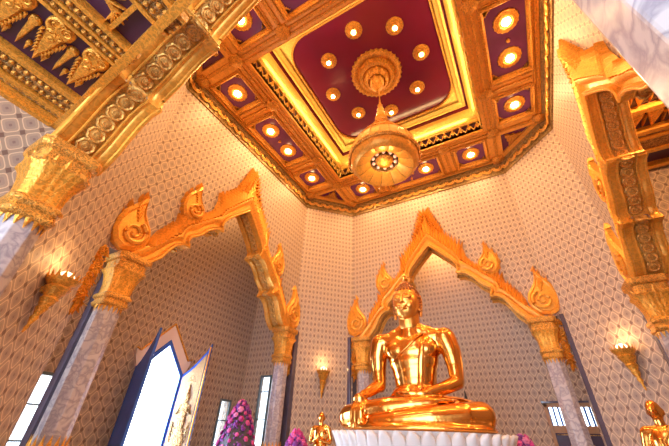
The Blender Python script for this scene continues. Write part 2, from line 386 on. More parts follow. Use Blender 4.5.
# ------------------------------------------------------------------ recess
ZI = 12.17
m = MB()
for s in (1, -1):
    m.box((-R0-.1, min(s*R0, s*(R0+.1)), ZC+.1), (R0+.1, max(s*R0, s*(R0+.1)), ZI+.3)); m.box((min(s*R0, s*(R0+.1)), -R0, ZC+.1), (max(s*R0, s*(R0+.1)), R0, ZI+.3))
m.box((-R0-.1, -R0-.1, ZI+.2), (R0+.1, R0+.1, ZI+.3)); m.build('recess_walls', DARK, ceil)
m = MB()                           # stepped gold mouldings of the recess
rect_frame(m, -R0, -R0, R0, R0, 0, [(0, ZC+.02), (.03, ZC), (.03, ZC+.1), (.0, ZC+.12)]); m.build('recess_lip', GOLDC, ceil)
m = MB()
rect_frame(m, -R0, -R0, R0, R0, 0, [(.0, 11.12), (.08, 11.1), (.12, 11.2), (.12, 11.3), (.2, 11.36), (.28, 11.6), (.3, 11.75)]); m.build('recess_cove', GOLDB, ceil)
m = MB()
rect_frame(m, -R0, -R0, R0, R0, 0, [(.3, 11.75), (.33, 11.95), (.40, 11.95)]); m.build('recess_red_groove', REDP, ceil)
m = MB()
rect_frame(m, -R0, -R0, R0, R0, 0, [(.38, 11.96), (.38, 11.88), (.46, 11.86), (.50, 11.93), (.6, 12.0)]); m.build('recess_border', GOLDB, ceil)
for sx, sy in ((1, 0), (-1, 0), (0, 1), (0, -1)):   # hidden cove strips on the ledge of the recess
    l = bpy.data.lights.new('cove_strip', 'AREA'); l.shape = 'RECTANGLE'; l.size = 5.6; l.size_y = .08; l.energy = P_COVE; l.color = (1, .72, .32)
    o = bpy.data.objects.new('cove_strip', l); COL.objects.link(o); o.location = (X0+sx*3.1, Y0+sy*3.1, 11.2)
    dv = Vector((-sx*.25, -sy*.25, 1)).normalized(); xa = Vector((-sy, sx, 0)); za = -dv; ya = za.cross(xa)
    o.rotation_euler = Matrix((xa, ya, za)).transposed().to_euler()
# lotus lattice frieze round the recess
m = MB(); n = 20
for s in range(4):
    Mx = Matrix.Rotation(s*PI/2, 4, 'Z'); q = MB()
    for k in range(n):
        c = -R0+(k+.5)*2*R0/n; h = R0/n
        q.tube([(c-h, R0-.06, ZC+.18), (c+h*.25, R0-.06, ZC+.64)], .022, 4); q.tube([(c+h, R0-.06, ZC+.18), (c-h*.25, R0-.06, ZC+.64)], .022, 4)
        q.prism([(c, ZC+.26), (c+h*.42, ZC+.38), (c, ZC+.58), (c-h*.42, ZC+.38)], lambda p: (p[0], R0-.04, p[1]), lambda p: (p[0], R0-.01, p[1]))
    q.xf(Mx); m.add(q.v, q.f)
m.build('lotus_lattice_frieze', GOLDB, ceil)
# red panel with rounded, notched corners: gold plate ring over it
def rsq(h, r, n=10, notch=None):
    out = []
    for qx, qy, a0 in ((1, 1, 0), (-1, 1, 90), (-1, -1, 180), (1, -1, 270)):
        for i in range(n+1):
            a = math.radians(a0+90*i/n); out.append((qx*(h-r)+r*math.cos(a), qy*(h-r)+r*math.sin(a)))
    return out
MB().prism(rsq(2.9, .3), lambda p: (p[0], p[1], ZI), lambda p: (p[0], p[1], ZI+.1)).build('inner_red_panel', REDP, ceil)
def ring_plate(ho, ro, hi, ri, z0, z1):
    a, b = rsq(ho, ro), rsq(hi, ri); n = len(a); m = MB()
    vs = [(x, y, z0) for x, y in a]+[(x, y, z0) for x, y in b]+[(x, y, z1) for x, y in a]+[(x, y, z1) for x, y in b]
    fs = [(i, (i+1) % n, n+(i+1) % n, n+i) for i in range(n)]+[(n+i, n+(i+1) % n, 3*n+(i+1) % n, 3*n+i) for i in range(n)]+[(i, (i+1) % n, 2*n+(i+1) % n, 2*n+i) for i in range(n)]
    return m.add(vs, fs)
ring_plate(2.95, .01, 2.62, .95, ZI-.06, ZI+.02).build('panel_surround', GOLDB, ceil)
ring_plate(2.66, .97, 2.60, .94, ZI-.10, ZI).build('panel_bead', GOLDF, ceil)
m = MB()
for sx in (1, -1):
    for sy in (1, -1):
        m.prism([(2.95, 2.62), (2.80, 2.62), (2.80, 2.48), (2.95, 2.48)], lambda p: (sx*p[0], sy*p[1], ZI-.12), lambda p: (sx*p[0], sy*p[1], ZI-.05))
        m.prism([(2.62, 2.95), (2.62, 2.80), (2.48, 2.80), (2.48, 2.95)], lambda p: (sx*p[0], sy*p[1], ZI-.12), lambda p: (sx*p[0], sy*p[1], ZI-.05))
m.build('corner_notch', REDP, ceil)
# ------------------------------------------------------------------ ceiling lamps
def lamp(name, loc, e, size=.05, spot=None):
    l = bpy.data.lights.new(name, 'SPOT' if spot else 'POINT'); l.energy = e; l.color = WARM; l.shadow_soft_size = size
    if spot: l.spot_size = math.radians(spot); l.spot_blend = .35
    o = bpy.data.objects.new(name, l); o.location = loc; COL.objects.link(o); return o
def rosette(scale, loc, label, group):
    t = empty('ceiling_light', loc, random.random(), label, 'ceiling light', group)
    m = MB().lathe([(.13, .0), (.14, -.06), (.18, -.05), (.20, -.09), (.25, -.08), (.28, -.045), (.335, -.04), (.35, 0)], 48, rad=lambda a, k: 1+(.11*abs(math.cos(8*a)) if k > 3 else 0))
    m.xf(Matrix.Scale(scale*.95, 4)); m.build('rosette', GOLDF, t, smooth=True)
    MB().lathe([(.001, -.09), (.08, -.085), (.125, -.07), (.125, 0)], 24).xf(Matrix.Scale(scale, 4)).build('lamp_lens', LAMP, t, smooth=True)
    return t
base = None
sides = {'left': (-1, 0), 'right': (1, 0), 'far': (0, 1), 'near': (0, -1)}
fresh = None
for side, (sx, sy) in sides.items():
    for q, wd in ((-2.6, 'first square coffer'), (-.62, 'long coffer, first lamp'), (.62, 'long coffer, second lamp'), (2.6, 'last square coffer')):
        x = sx*4.47 if sx else q; y = sy*4.47 if sy else q
        order = 'the near end' if sx else 'the left'
        lab = 'rosette downlight in %s from %s, %s ceiling border' % (wd, order, side)
        loc = (X0+x, Y0+y, ZC+.1)
        if fresh is None: t = rosette(1, loc, lab, 'downlights in the purple coffers'); fresh = t
        else: t = copy_tree(fresh); t.location = loc; t['label'] = lab; t.rotation_euler = (0, 0, random.random())
        lamp('downlight', (X0+x, Y0+y, ZC-.0), P_OUT*2.1, .06, 164); lamp('downlight_spill', (X0+x, Y0+y, ZC-.22), 9, .08)
names = ['at the right', 'at the far right', 'at the far side', 'at the far left', 'at the left', 'at the near left', 'at the near side', 'at the near right']
first = None
for k in range(8):
    a = PI*k/4; loc = (X0+1.895*math.cos(a), Y0+1.895*math.sin(a), ZI); lab = 'round lamp in the red ceiling panel, %s of the medallion' % names[k]
    if first is None:
        t = empty('ceiling_light', loc, 0, lab, 'ceiling light', 'lamps in the red ceiling panel'); first = t
        MB().lathe([(.07, -.16), (.12, -.17), (.14, -.12), (.20, -.11), (.22, -.07), (.27, -.06), (.30, 0)], 40, rad=lambda a, k: 1+(.05*abs(math.cos(8*a)) if k > 2 else 0), cap=False).build('rosette', GOLDF, t, smooth=True)
        MB().ball((0, 0, -.15), .075, 16, 8).build('bulb', LAMP, t, smooth=True)
    else: t = copy_tree(first); t.location = loc; t['label'] = lab
    lamp('panel_lamp', (loc[0], loc[1], ZI-.24), P_IN*3, .06, 172)
# small sprinkler bosses between paired lamps
for side, (sx, sy) in sides.items():
    o = MB().lathe([(.01, -.1), (.05, -.09), (.06, -.04), (.05, .0)], 14).build('sprinkler_head', GOLDF, smooth=True); o.location = (X0+sx*4.47, Y0+sy*4.47, ZC+.1)
    tag(o, 'tiny gilt sprinkler head between the two lamps of the %s long coffer' % side, 'sprinkler', 'sprinkler heads')
# ------------------------------------------------------------------ medallion and chandelier
t = empty('ceiling_medallion', (X0+.08, Y0, ZI), 0, 'large tiered gilt ceiling medallion above the chandelier', 'medallion')
pet = lambda n, a0: (lambda a, k: 1+a0*abs(math.cos(n*a/2)))
MB().lathe([(.93, 0), (.9, -.1), (.78, -.14), (.68, -.08), (.64, -.16)], 96, rad=pet(32, .10)).build('outer_ring', GOLDF, t, smooth=True)
MB().lathe([(.66, -.1), (.62, -.3), (.52, -.34), (.44, -.28)], 72, rad=pet(24, .09)).build('middle_ring', GOLDF, t, smooth=True)
MB().lathe([(.46, -.25), (.42, -.52), (.32, -.58), (.28, -.5)], 64, rad=pet(16, .1)).build('inner_ring', GOLDF, t, smooth=True)
MB().lathe([(.28, -.5), (.25, -.8), (.18, -.86), (.15, -1.0), (.08, -1.1), (.03, -1.2)], 32, rad=pet(8, .06)).build('pendant_boss', GOLDF, t, smooth=True)
ch = empty('chandelier', (X0+.14, Y0, 7.28), 0, 'big bell-shaped gilt chandelier hanging from the ceiling medallion', 'chandelier')
MB().tube([(0, 0, 2.9), (0, 0, 3.6)], .02).build('hanging_rod', GOLDF, ch)
MB().lathe([(.02, 3.0), (.04, 2.7), (.09, 2.62), (.06, 2.5), (.12, 2.4), (.08, 2.28), (.15, 2.18), (.12, 2.05), (.20, 1.95), (.17, 1.82)], 28).build('spire', GOLDP, ch, smooth=True)
MB().lathe([(.17, 1.84), (.22, 1.7), (.31, 1.5), (.42, 1.3), (.56, 1.08), (.72, .84), (.86, .6), (.96, .38), (1.01, .18), (1.02, .08)], 96, rad=lambda a, k: 1+.018*abs(math.cos(12*a)), cap=False).build('bell', GOLDP, ch, smooth=True)
m = MB()
for k in range(24):
    a = 2*PI*k/24; m.tube([(r*1.015*math.cos(a), r*1.015*math.sin(a), z) for r, z in [(.17, 1.84), (.22, 1.7), (.31, 1.5), (.42, 1.3), (.56, 1.08), (.72, .84), (.86, .6), (.96, .38), (1.01, .18)]], .018, 5)
for r, z in ((.31, 1.5), (.56, 1.08), (.86, .6)): m.lathe([(r-.01, z-.03), (r+.035, z), (r-.01, z+.03)], 48, cap=False)
m.build('bell_ribs', GOLDF, ch)
MB().lathe([(1.0, .16), (1.06, .12), (1.07, .02), (1.02, -.03), (.99, .02), (.97, .1)], 96, rad=lambda a, k: 1+.012*math.cos(36*a), cap=False).build('rim', GOLDF, ch, smooth=True)
MB().lathe([(1.0, 0), (.97, -.12), (.90, -.22), (.80, -.27)], 72, cap=False, rad=lambda a, k: 1+.01*math.cos(24*a)).build('lower_skirt', GOLDP, ch, smooth=True)
m = MB()
for k in range(12):
    a0, a1 = 2*PI*k/12+.012, 2*PI*(k+1)/12-.012; vs = []
    for r, z in ((.82, -.27), (.66, -.22), (.42, -.06)):
        for j in range(5): a = a0+(a1-a0)*j/4; vs.append((r*math.cos(a), r*math.sin(a), z-.02*math.sin(PI*j/4)))
    m.add(vs, [(i*5+j, i*5+j+1, (i+1)*5+j+1, (i+1)*5+j) for i in range(2) for j in range(4)])
m.build('petal_panels', GOLDP, ch, smooth=True)
MB().lathe([(.84, -.24), (.41, -.03), (.42, .1), (.38, .35), (.2, .45)], 48, cap=False).build('inner_shell', GOLDD, ch, smooth=True)
MB().lathe([(.05, .4), (.08, .1), (.2, .06), (.25, -.02), (.2, -.1), (.1, -.13), (.01, -.2)], 40, rad=pet(12, .08)).build('central_boss', GOLDF, ch, smooth=True)
for k in range(10):
    a = 2*PI*k/10; b = MB().ball((.335*math.cos(a), .335*math.sin(a), .02), .055, 12, 8).build('candle_bulb', BULB, ch, smooth=True)
for k in range(12):
    a = 2*PI*k/12; x, y = 1.05*math.cos(a), 1.05*math.sin(a)
    MB().lathe([(.004, 0), (.005, -.14), (.03, -.17), (.02, -.24), (.002, -.3)], 8, c=(x, y, 0)).build('tassel', GOLDF, ch)
lamp('chandelier_glow', (X0+.14, Y0, 6.85), P_CHAND*.05, .06)
ch.scale = (1.06, 1.06, 1.06)
# ------------------------------------------------------------------ gilded arches and columns
def spiral(c, r, turns, a0, w0, sg=1, n=34, rr=.035):
    return [(c[0]+sg*r*(1-i/n*.86)*math.cos(a0+turns*2*PI*i/n), w0, c[1]+r*(1-i/n*.86)*math.sin(a0+turns*2*PI*i/n)) for i in range(n+1)]
def leaf(m, bx, bz, dx, dz, length, width, w0, w1, bend=.2):
    """pointed flame leaf in the wall plane, extruded from depth w0 to w1 (ridge)"""
    d = Vector((dx, dz)).normalized(); q = Vector((-d.y, d.x)); n = 6; L = []; R = []; C = []
    for i in range(n+1):
        s = i/n; wd = width*.5*(1-s)**.75*(1+.35*math.sin(PI*s)); o = q*bend*length*s*s
        c = Vector((bx, bz))+d*length*s+o; C.append(c); L.append(c+q*wd); R.append(c-q*wd)
    k = n+1; vs = [(p.x, w0, p.y) for p in L]+[(p.x, w1*(1-i/n*.5)+w0*(i/n*.5), p.y) for i, p in enumerate(C)]+[(p.x, w0, p.y) for p in R]
    fs = [(i, i+1, k+i+1, k+i) for i in range(n)]+[(k+i, k+i+1, 2*k+i+1, 2*k+i) for i in range(n)]+[(i, i+1, 2*k+i+1, 2*k+i) for i in range(n)]+[(0, k, 2*k)]
    m.add(vs, fs)
NS = 111
inn = lerp_path(INNER, NS); 
def outer_at(i):
    return lerp_path(OUTER, NS)[i]
outp = [a.lerp(b, .76) for a, b in zip(inn, lerp_path(OUTER, NS))]
def strip(m, sg, prof, yscale=1, i0=0):
    """grid between the inner and outer curves; prof = (t, y) pairs"""
    vs = []; k = len(prof)
    for i in range(NS):
        a, b = inn[i], outp[i]
        for t_, y in prof: p = a.lerp(b, t_); vs.append((sg*p.x, y*yscale, p.y))
    m.add(vs, [(i*k+j, i*k+j+1, (i+1)*k+j+1, (i+1)*k+j) for i in range(NS-1) for j in range(k-1)])
def volute(m, sg, cx, cz, k_, depth=.2):
    """comma-shaped flame: convex outer side, tip leaning inwards, carved spiral"""
    P = [(-.42, -.22), (-.22, -.47), (.08, -.56), (.32, -.44), (.46, -.14), (.46, .2), (.36, .5), (.18, .78), (-.03, 1.1), (-.06, .82), (-.13, .6), (-.26, .42), (-.40, .24), (-.47, .0)]
    pts = [(cx+x*k_, cz+z*k_) for x, z in P]; n = len(pts); cc = Vector((cx, cz))
    inner = [tuple(cc+(Vector(p)-cc)*.84) for p in pts]; in2 = [tuple(cc+(Vector(p)-cc)*.76) for p in pts]
    vs = [(sg*x, .0, z) for x, z in pts]+[(sg*x, depth*.7, z) for x, z in pts]+[(sg*x, depth, z) for x, z in inner]+[(sg*x, depth*.8, z) for x, z in in2]+[(sg*cx, depth*.9, cz)]
    fs = []
    for i in range(n):
        j = (i+1) % n; fs += [(i, j, n+j, n+i), (n+i, n+j, 2*n+j, 2*n+i), (2*n+i, 2*n+j, 3*n+j, 3*n+i), (3*n+i, 3*n+j, 4*n)]
    m.add(vs, fs)
    sp = spiral((cx-.02, cz-.05), .32*k_, 1.7, PI*.6, depth*.98, 1, 44)
    m.tube([(sg*x, y, z) for x, y, z in sp], .045*k_+.01, 6, taper=lambda s: 1.2-.6*s)
    for q in range(5): leaf(m, sg*(cx+(.02+.03*q)*k_), cz+(.28+.09*q)*k_, sg*(-.1), 1, .3*k_, .12, depth*.75, depth*1.1, .1*sg)
    for q in range(8):              # flame licks along the outer side
        a = P[3+min(q, 5)] if q < 6 else P[2]; b = P[3+min(q, 4)+1]; x = (a[0]+b[0])/2; z = (a[1]+b[1])/2
        leaf(m, sg*(cx+x*.93*k_), cz+z*.96*k_, sg*.55, 1, .24*k_, .15*k_, .0, depth*.9, .25*sg)
def build_arch(side, label):
    o, a = wall_frame(side)
    root = empty('gilded_arch', o, a, label, 'arch', 'gilded arches on the four walls')
    face = [(0, .02), (0, .20), (.05, .24), (.12, .25), (.17, .20), (.20, .13), (.42, .12), (.52, .17), (.62, .21), (.74, .22), (.83, .18), (.86, .12), (1, .10), (1, .0)]
    back = [(0, -TH), (0, -TH-.10), (.1, -TH-.13), (.2, -TH-.06), (.6, -TH-.06), (.75, -TH-.12), (.9, -TH-.12), (1, -TH-.05), (1, -TH)]
    m = MB(); strip(m, 1, face); strip(m, -1, face); m.build('front_moulding', GOLDP, root, smooth=True)
    m = MB(); strip(m, 1, back); strip(m, -1, back); m.build('rear_moulding', GOLDP, root, smooth=True)
    # soffit
    m = MB(); m2 = MB()
    for sg in (1, -1):
        ws = [.20, .03, .01, -.02, -.02, -TH+.08, -TH+.08, -TH+.05, -TH-.1]; ds = [.05, .05, .05, .05, .06, .06, .05, .05, .05]; vs = []
        for i in range(NS):
            p = inn[i]; q = inn[min(i+1, NS-1)]-inn[max(i-1, 0)]; nrm = Vector((-q.y, q.x)).normalized()
            if nrm.dot(outp[i]-p) < 0: nrm = -nrm
            for wv, d in zip(ws, ds): vs.append((sg*(p.x+nrm.x*d), wv, p.y+nrm.y*d))
        k = len(ws); m.add(vs, [(i*k+j, i*k+j+1, (i+1)*k+j+1, (i+1)*k+j) for i in range(NS-1) for j in range(k-1)])
        m2.tube([(sg*p.x, .21, p.y) for p in inn], .04, 6); m2.tube([(sg*p.x, .0, p.y) for p in inn], .022, 6); m2.tube([(sg*p.x, -TH+.06, p.y) for p in inn], .022, 6); m2.tube([(sg*p.x, -TH-.1, p.y) for p in inn], .03, 6)
    mb = MB()
    for sg in (1, -1):
        for pr in ([(.20, .0), (.10, -.02), (.06, .0), (.04, .02), (.0, .03), (-.01, .06)], [(-TH+.07, .06), (-TH+.06, .03), (-TH+.03, .02), (-TH, .0), (-TH-.08, -.01), (-TH-.12, .0)]):
            vs = []; k = len(pr)
            for i in range(NS):
                p = inn[i]; q = inn[min(i+1, NS-1)]-inn[max(i-1, 0)]; nrm = Vector((-q.y, q.x)).normalized()
                if nrm.dot(outp[i]-p) < 0: nrm = -nrm
                vs += [(sg*(p.x+nrm.x*d), wv, p.y+nrm.y*d) for wv, d in pr]
            mb.add(vs, [(i*k+j, i*k+j+1, (i+1)*k+j+1, (i+1)*k+j) for i in range(NS-1) for j in range(k-1)])
    mb.build('soffit_band', GOLDP, root, smooth=True)
    m.build('soffit', GOLDS, root); m2.build('edge_bead', GOLDP, root, smooth=True)
    ros = MB().lathe([(.135, .0), (.135, .03), (.11, .045), (.085, .025), (.06, .03), (.05, .055), (.001, .06)], 24, rad=lambda a, k: 1+(.05*math.cos(8*a)))
    ros = ros.build('roundel', ROUND, root, smooth=True); ros.matrix_basis = Matrix.Identity(4); firstr = True
    for sg in (1, -1):
        for i in range(4, NS-3, 5):
            p = inn[i]; q = inn[i+1]-inn[i-1]; nrm = Vector((-q.y, q.x)).normalized()
            if nrm.dot(outp[i]-p) < 0: nrm = -nrm
            if abs((inn[i+1]-inn[i]).normalized().dot((inn[i]-inn[i-1]).normalized())) < .8: continue
            loc = Vector((sg*(p.x+nrm.x*.035), -.17, p.y+nrm.y*.035)); dirv = Vector((-sg*nrm.x, 0, -nrm.y))
            c = ros if firstr else ros.copy()
            if not firstr: COL.objects.link(c); c.parent = root
            firstr = False; c.location = loc; c.rotation_euler = dirv.to_track_quat('Z', 'Y').to_euler()
    # flame fringe and volutes
    m = MB()
    for sg in (1, -1):
        for i in range(2, NS-12, 3):
            s = i/NS; p = outp[i]; q = (outp[min(i+3, NS-1)]-outp[max(i-3, 0)]).normalized(); up = -q; nn = Vector((up.y, -up.x))
            if nn.dot(p-inn[i]) < 0: nn = -nn
            ln = .78 if p.x < 1.4 else (.55 if p.x > 2.2 else .38)
            if p.x > 3.0: continue
            d = (nn*.75+up*.9).normalized(); b = p-nn*.08
            leaf(m, sg*b.x, b.y, sg*d.x, d.y, ln, .27, .02, .25, -.12*sg)
    m.build('flame_fringe', GOLDP, root)
    m = MB(); pts = [(-.62, 7.55), (-.42, 8.0), (-.22, 8.5), (-.07, 8.95), (0, 9.25), (.07, 8.95), (.22, 8.5), (.42, 8.0), (.62, 7.55), (0, 7.9)]
    m.prism(pts, lambda p: (p[0]*.9, .1, p[1]-.03), lambda p: (p[0], .0, p[1]))
    for k in range(7): leaf(m, 0, 7.75+.18*k, 0, 1, .55-.03*k, .30-.03*k, .08, .24, 0)
    for k in range(9):
        for sg in (1, -1):
            leaf(m, sg*(.52-.056*k), 7.62+.16*k, sg*.5, 1, .36, .17, .03, .2, -.1*sg); leaf(m, sg*(.30-.032*k), 7.68+.14*k, sg*.35, 1, .34, .15, .06, .22, -.1*sg)
    m.build('apex_finial', GOLD, root)
    for sg in (1, -1):
        m = MB(); volute(m, sg, 2.13, 5.80, .84); m.build('upper_volute', GOLDP, root)
        m = MB(); volute(m, sg, 3.5, 4.18, 1.0); m.build('lower_volute', GOLDP, root)
    return root
build_arch('left', 'gilded flame arch on the left wall, framing the tall pointed doorway')
build_arch('back', 'gilded flame arch on the far wall directly behind the seated Buddha')
build_arch('right', 'gilded flame arch on the right wall, its roundel underside facing us at the right edge')
build_arch('front', 'nearest gilded arch, crossing the upper left corner above the big column')
def octr(a, k): return 1/math.cos(((a+PI/8) % (PI/4))-PI/8)
def build_column(side, sg, label, proto=[None]):
    o, a = wall_frame(side); R = Matrix.Rotation(a, 4, 'Z'); loc = o+R @ Vector((sg*(SP+.04)+((.09 if sg > 0 else .13) if side == 'front' else 0), -.22 if side == 'front' else .02, 0)); loc.z = ZF
    if proto[0]:
        t = copy_tree(proto[0]); t.location = loc; t.rotation_euler = (0, 0, a); t['label'] = label; return t
    t = empty('marble_column', loc, a, label, 'column', 'marble columns under the gilded arches'); proto[0] = t
    Z = -ZF
    MB().lathe([(.275, .4), (.262, 3.95)], 8, rad=None).xf(Matrix.Rotation(PI/8, 4, 'Z')).build('shaft', MARB, t, bevel=.012)
    sq = lambda a, k: min(1.25, 1/max(abs(math.cos(a)), abs(math.sin(a))))
    fl = lambda a, k: (1+.035*abs(math.cos(10*a)))*min(1.16, 1/max(abs(math.cos(a)), abs(math.sin(a))))
    MB().lathe([(.235, Z+2.28), (.27, Z+2.3), (.285, Z+2.36), (.26, Z+2.4), (.26, Z+2.44), (.295, Z+2.47), (.30, Z+2.53), (.27, Z+2.57)], 48, rad=sq).xf(Matrix.Diagonal((1.06, 1.06, 1, 1))).build('capital_rings', GOLDF, t, smooth=True)
    MB().lathe([(.25, Z+2.56), (.255, Z+2.75), (.275, Z+2.9), (.31, Z+3.03), (.35, Z+3.1), (.36, Z+3.12)], 96, rad=fl).xf(Matrix.Diagonal((1.05, 1.05, 1, 1))).build('fluted_bell', GOLD, t, smooth=True)
    MB().lathe([(.35, Z+3.1), (.37, Z+3.12), (.37, Z+3.17), (.33, Z+3.19), (.33, Z+3.34), (.38, Z+3.37), (.40, Z+3.42), (.40, Z+3.52)], 48, rad=sq).xf(Matrix.Diagonal((1.02, 1.02, 1, 1))).build('abacus', GOLDF, t)
    m = MB()
    for k in range(16):             # crown of leaves hanging over the marble
        a2 = 2*PI*k/16; q = Matrix.Rotation(a2, 4, 'Z'); l = MB(); r = .252/(max(abs(math.cos(a2)), abs(math.sin(a2))) if False else 1)
        l.add([(r, -.05, Z+2.32), (r+.02, 0, Z+2.32), (r, .05, Z+2.32), (r-.01, 0, Z+2.13), (r-.03, 0, Z+2.3)], [(0, 1, 3), (1, 2, 3), (0, 3, 4), (2, 4, 3), (0, 4, 2, 1)]); l.xf(q); m.add(l.v, l.f)
        l = MB(); l.add([(.33, -.06, Z+3.12), (.36, 0, Z+3.12), (.33, .06, Z+3.12), (.39, 0, Z+3.3), (.31, 0, Z+3.14)], [(0, 1, 3), (1, 2, 3), (0, 3, 4), (2, 4, 3), (0, 4, 2, 1)]); l.xf(q); m.add(l.v, l.f)
    m.xf(Matrix.Diagonal((1.06, 1.06, 1, 1))).build('leaf_crown', GOLD, t)
    m = MB().lathe([(.42, 0), (.42, .25), (.36, .3), (.38, .5), (.3, .6), (.32, .75), (.27, .9), (.3, 1.0), (.26, 1.12), (.26, 1.2)], 32, rad=sq).xf(Matrix.Diagonal((1.12, 1.12, 1, 1)))
    for k in range(16):
        q = Matrix.Rotation(2*PI*k/16, 4, 'Z'); l = MB(); l.add([(.29, -.06, 1.16), (.315, 0, 1.16), (.29, .06, 1.16), (.30, 0, 1.40), (.25, 0, 1.18)], [(0, 1, 3), (1, 2, 3), (0, 3, 4), (2, 4, 3), (0, 4, 2, 1)]); l.xf(q); m.add(l.v, l.f)
    m.xf(Matrix.Diagonal((1, 1, 1.08, 1))).build('gilded_base', GOLD, t)
    return t
build_column('left', 1, 'marble column left of the pointed doorway with gilt capital')
build_column('left', -1, 'marble column between the left arch and the far left corner, beside pink flowers')
build_column('back', 1, 'marble column half hidden behind the Buddha statue\'s arm')
build_column('back', -1, 'marble column right of the Buddha in front of the barred window')
build_column('right', -1, 'marble column under the near end of the right wall arch')
build_column('right', 1, 'marble column at the far end of the right wall arch, at the picture\'s right edge')
build_column('front', -1, 'big nearby marble column at the left picture edge with gilt lotus capital')
build_column('front', 1, 'close pale marble column slanting across the upper right corner')
# carved brackets hanging in the gaps beside the columns
def bracket(side, sg, label, proto=[None]):
    o, a = wall_frame(side); R = Matrix.Rotation(a, 4, 'Z'); loc = o+R @ Vector((sg*(3.92 if side == 'left' and sg > 0 else 3.64), .16 if side == 'left' and sg > 0 else .05, 3.55))
    if proto[0]: t = proto[0].copy(); COL.objects.link(t); 
    else:
        m = MB(); rnd = random.Random(3)
        for k in range(70):
            s = k/70; wd = .19*(1-s)**.6+.02; x = rnd.uniform(-wd, wd)*.6; z = -.05-1.45*s; an = rnd.uniform(-2.6, -.5)
            leaf(m, x, z, math.cos(an), math.sin(an), .17, .08, rnd.uniform(-.05, 0), .06, rnd.uniform(-.5, .5))
        for k in range(9):
            m.tube(spiral((rnd.uniform(-.06, .06), -.12-.13*k), .07, 1.2, k, .05, 1, 14), .014, 5)
        m.tube([(0, -.02, 0), (.04, -.02, -.5), (-.03, -.02, -.9), (0, -.02, -1.4)], .03, 6)
        t = m.build('carved_bracket', GOLD); proto[0] = t
    t.location = loc; t.rotation_euler = (0, 0, a); tag(t, label, 'carved ornament', 'gilt carvings hanging beside the columns')
bracket('left', 1, 'dark gilt carved drop hanging left of the doorway arch\'s left capital')
bracket('left', -1, 'gilt carved drop hanging just right of the left arch\'s far column')
bracket('back', 1, 'gilt carved drop hanging left of the column behind the Buddha')
bracket('back', -1, 'gilt carved drop hanging between the right column\'s capital and dark jamb')
# ------------------------------------------------------------------ sconces
def sconce(x, y, ang, label, proto=[None]):
    if proto[0]: t = copy_tree(proto[0]); t.location = (x, y, 2.12); t.rotation_euler = (0, 0, ang); t['label'] = label
    else:
        t = empty('wall_sconce', (x, y, 2.12), ang, label, 'sconce', 'gilt cone sconces on the corner walls'); proto[0] = t   # local +x points into the room
        off = .24
        MB().lathe([(.012, -.86), (.03, -.78), (.02, -.74), (.06, -.62), (.04, -.58), (.09, -.46), (.075, -.42), (.13, -.3), (.11, -.26), (.19, -.1), (.17, -.07), (.24, .02), (.25, .06)], 40, c=(off, 0, 0), rad=lambda a, k: 1+.05*abs(math.cos(8*a)), cap=False).xf(Matrix(((1, 0, .2, 0), (0, 1, 0, 0), (0, 0, 1, 0), (0, 0, 0, 1)))).build('cone', GOLD, t, smooth=True)
        m = MB()
        for k in range(16):
            q = Matrix.Translation((off, 0, 0)) @ Matrix.Rotation(2*PI*k/16, 4, 'Z'); l = MB(); l.add([(.235, -.05, .03), (.26, 0, .03), (.235, .05, .03), (.275, 0, .17), (.225, 0, .04)], [(0, 1, 3), (1, 2, 3), (0, 3, 4), (2, 4, 3), (0, 4, 2, 1)]); l.xf(q); m.add(l.v, l.f)
        m.build('crown_rim', GOLD, t)
        MB().ball((off, 0, .08), (.15, .15, .14), 20, 12).build('glass_shade', SGLOW, t, smooth=True)
        MB().box((0, -.05, -.2), (off-.1, .05, -.1)).build('wall_arm', GOLDF, t)
    R = Matrix.Rotation(ang, 4, 'Z') @ Vector((.30, 0, .42)); lamp('sconce_light', (x+R.x, y+R.y, 2.12+R.z), P_SCONCE, .07)
hx, hy = WX-CH/2, WY-CH/2
sconce(X0-hx+.08, Y0-hy-.08, PI/4, 'gilt cone sconce at the left, between the nearest column and the carved drop')
sconce(X0-hx, Y0+hy, -PI/4, 'gilt cone sconce on the far left corner wall, left of the Buddha')
sconce(X0+hx+.27, Y0+hy-.27, -3*PI/4, 'gilt cone sconce at the right, above the small golden disciple')
def bay_lamp(x, y, z, e, label):
    t = empty('bay_downlight', (x, y, z), 0, label, 'ceiling light')
    MB().lathe([(.12, 0), (.13, -.06), (.2, -.07), (.26, -.03), (.26, 0)], 32).build('rosette', GOLDF, t, smooth=True); MB().lathe([(.001, -.06), (.12, -.05), (.12, 0)], 20).build('lamp_lens', LAMP, t)
    lamp('bay_light', (x, y, z-.2), e, .1)
bay_lamp(XB+1.1, Y0-.9, 9, 90, 'recessed lamp in the ceiling of the left bay, near side')
bay_lamp(XB+1.1, Y0+1.2, 9, 25, 'recessed lamp in the ceiling of the left bay, far side')
bay_lamp(X0, YB-1.1, 9, 230, 'recessed lamp in the ceiling of the bay behind the Buddha')
bay_lamp(-3.6, -1.6, ZB+.03, 45, 'added warm lamp lighting the low gilded ceiling over the entrance bay')  # unseen lamp, added to warm the gilded flames of this ceiling
bay_lamp(X0+WX+1.6, Y0+.3, ZR, 240, 'recessed lamp in the ceiling of the right bay')
